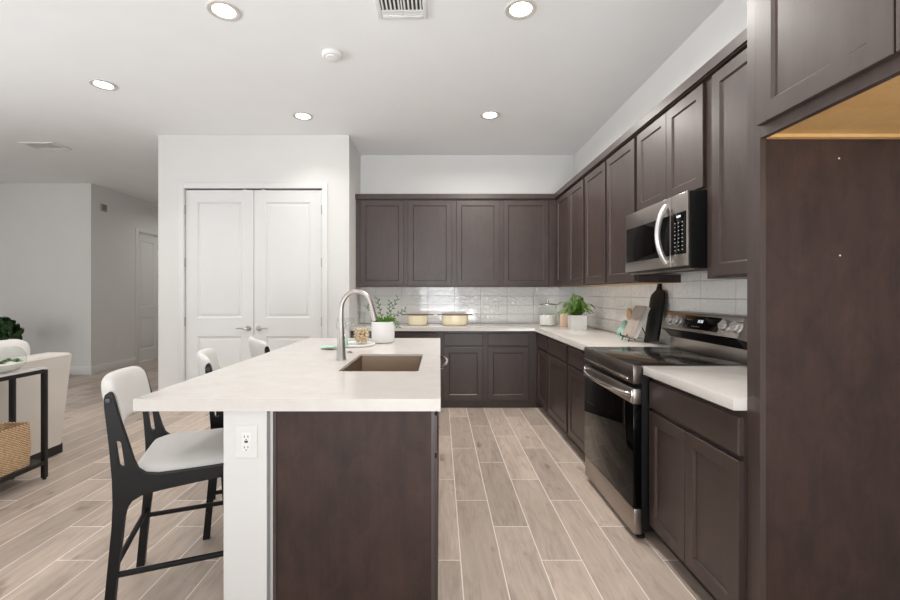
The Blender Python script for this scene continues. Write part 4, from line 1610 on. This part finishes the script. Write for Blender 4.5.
# basket
o = Vector((-2.86, 2.68, 0.130))
bx0, bx1, by0, by1 = -2.950, -2.766, 2.44, 2.915
t = thing('woven_basket', 'tan woven basket on the lower shelf of the console table', 'basket', o)
mb = MB(o)
mb.rings([rr(bx0 + 0.006, bx1 - 0.006, by0 + 0.006, by1 - 0.006, 0.02, 0.130), rr(bx0, bx1, by0, by1, 0.02, 0.26), rr(bx0 + 0.003, bx1 - 0.003, by0 + 0.003, by1 - 0.003, 0.03, 0.408),
          rr(bx0 + 0.015, bx1 - 0.015, by0 + 0.015, by1 - 0.015, 0.02, 0.408), rr(bx0 + 0.02, bx1 - 0.02, by0 + 0.02, by1 - 0.02, 0.02, 0.140)])
mb.build('basket_body', 'weave', t)
pts = rr(bx0 + 0.009, bx1 - 0.009, by0 + 0.009, by1 - 0.009, 0.025, 0.411)
MB(o).tube(pts + [pts[0]], 0.008, 8).build('rim', 'weave', t)

# glass terrarium on the console
o = Vector((-2.862, 2.79, CZ + 0.004))
t = thing('glass_terrarium', 'clear glass bowl terrarium of succulents on the console table', 'terrarium', o)
z0 = CZ + 0.004
prof = [(0.045, 0.0), (0.075, 0.008), (0.098, 0.035), (0.105, 0.075), (0.100, 0.115), (0.082, 0.148), (0.06, 0.162)]
inn = [(0.0585, 0.160), (0.080, 0.146), (0.0975, 0.114), (0.1025, 0.075), (0.0955, 0.036), (0.073, 0.0105)]
MB(o).lathe([(r_, z0 + h) for r_, h in prof + inn], (o.x, o.y, 0), 40, sy=1.45).build('bowl', 'glass', t)
MB(o).lathe([(0.070, z0 + 0.0112), (0.094, z0 + 0.037), (0.099, z0 + 0.055), (0.05, z0 + 0.060)], (o.x, o.y, 0), 32, sy=1.43).build('sand', 'sand', t)
srnd = random.Random(5)
for px_, py_ in ((-0.04, -0.05), (0.03, -0.02), (-0.02, 0.05), (0.045, 0.07), (0.01, 0.10), (-0.045, 0.10)):
    mb = MB(o)
    c = Vector((o.x + px_, o.y + py_, z0 + 0.056))
    for ring_, (n, el, ln) in enumerate(((8, 0.25, 0.034), (7, 0.7, 0.03), (5, 1.2, 0.024))):
        for k in range(n):
            a = 2 * math.pi * k / n + ring_
            mb.leaf(c, c + Vector((math.cos(a) * math.cos(el), math.sin(a) * math.cos(el), math.sin(el))) * ln, 0.013, 0.003, Vector((0, 0, 1)), 3)
    mb.build('succulent', 'succulent', t, fix=False)

# sofa, back towards the console
o = Vector((-3.55, 2.5, 0))
t = thing('sofa', 'beige upholstered sofa with its back to the console table', 'sofa', o)
SB = -3.05
mb = MB(o)
y0, y1 = 1.35, 3.50
# tapered back: wider at the top
mb.rings([[(SB - 0.20, y0 + 0.03, 0.075), (SB - 0.012, y0 + 0.03, 0.075), (SB - 0.012, y1 - 0.035, 0.075), (SB - 0.20, y1 - 0.035, 0.075)],
          [(SB - 0.21, y0, 0.60), (SB, y0, 0.60), (SB, y1 + 0.025, 0.60), (SB - 0.21, y1 + 0.025, 0.60)],
          [(SB - 0.20, y0, 0.785), (SB, y0, 0.785), (SB, y1 + 0.055, 0.785), (SB - 0.20, y1 + 0.055, 0.785)],
          [(SB - 0.185, y0 + 0.02, 0.803), (SB - 0.015, y0 + 0.02, 0.803), (SB - 0.015, y1 + 0.038, 0.803), (SB - 0.185, y1 + 0.038, 0.803)]])
mb.build('backrest', 'linen', t)
for y in (y0 + 0.02, y1 - 0.08):
    MB(o).box(SB - 0.95, SB - 0.215, y, y + 0.10, 0.075, 0.62, 0.035, 3).build('arm', 'linen', t)
MB(o).box(SB - 0.92, SB - 0.20, y0 + 0.12, y1 - 0.08, 0.075, 0.30, 0.01).build('base', 'linen', t)
for k in range(2):
    a = y0 + 0.125 + k * 0.985
    MB(o).box(SB - 0.95, SB - 0.36, a, a + 0.98, 0.30, 0.45, 0.03, 3).build('seat_cushion', 'linen', t)
    mbc = MB(o).box(SB - 0.40, SB - 0.215, a, a + 0.98 + 0.03 * k, 0.45, 0.93, 0.085, 5)
    mbc.build('back_cushion', 'boucle', t)
mb = MB(o)
mb.box(SB - 0.90, SB - 0.02, y0 + 0.05, y1 - 0.01, 0.0, 0.075)
mb.build('plinth', 'black_metal', t)
# leafy plant beyond the sofa
o = Vector((-6.36, 6.15, 0))
t = thing('leafy_plant', 'dark green broad-leaved plant by the far wall behind the sofa', 'plant', o)
MB(o).lathe([(0.13, 0.0), (0.15, 0.01), (0.19, 0.34), (0.195, 0.36), (0.18, 0.36), (0.17, 0.30)], (o.x, o.y, 0), 32).build('planter', 'ceramic', t)
MB(o).lathe([(0.169, 0.3003), (0.169, 0.31)], (o.x, o.y, 0), 24).build('soil', 'soil', t)
mb = MB(o)
for k in range(5):
    a = 1.26 * k
    mb.tube([(o.x, o.y, 0.31), (o.x + 0.05 * math.cos(a), o.y + 0.05 * math.sin(a), 0.5), (o.x + 0.12 * math.cos(a), o.y + 0.12 * math.sin(a), 0.75)], [0.010, 0.008, 0.006], 6)
mb.build('stem', 'brown_wood', t)
mb = MB(o)
lr = random.Random(21)
for k in range(150):
    a, el = lr.uniform(0, 6.28), lr.uniform(-0.4, 1.45)
    rr_ = 0.25 * lr.uniform(0.3, 1.0) ** 0.5
    out = Vector((math.cos(a) * math.cos(el), math.sin(a) * math.cos(el), math.sin(el)))
    c = Vector((o.x, o.y, 0.70)) + Vector((out.x * rr_, out.y * rr_, out.z * rr_ * 0.85))
    tang = out.cross(Vector((lr.uniform(-1, 1), lr.uniform(-1, 1), lr.uniform(-1, 1)))).normalized()
    d = (tang + Vector((0, 0, 0.3)) + out * 0.9).normalized()
    ln = lr.uniform(0.11, 0.16)
    mb.leaf(c - d * ln * 0.4, c + d * ln * 0.6, lr.uniform(0.085, 0.115), 0.014, out, 6)
mb.build('foliage', 'dark_leaf', t, fix=False)
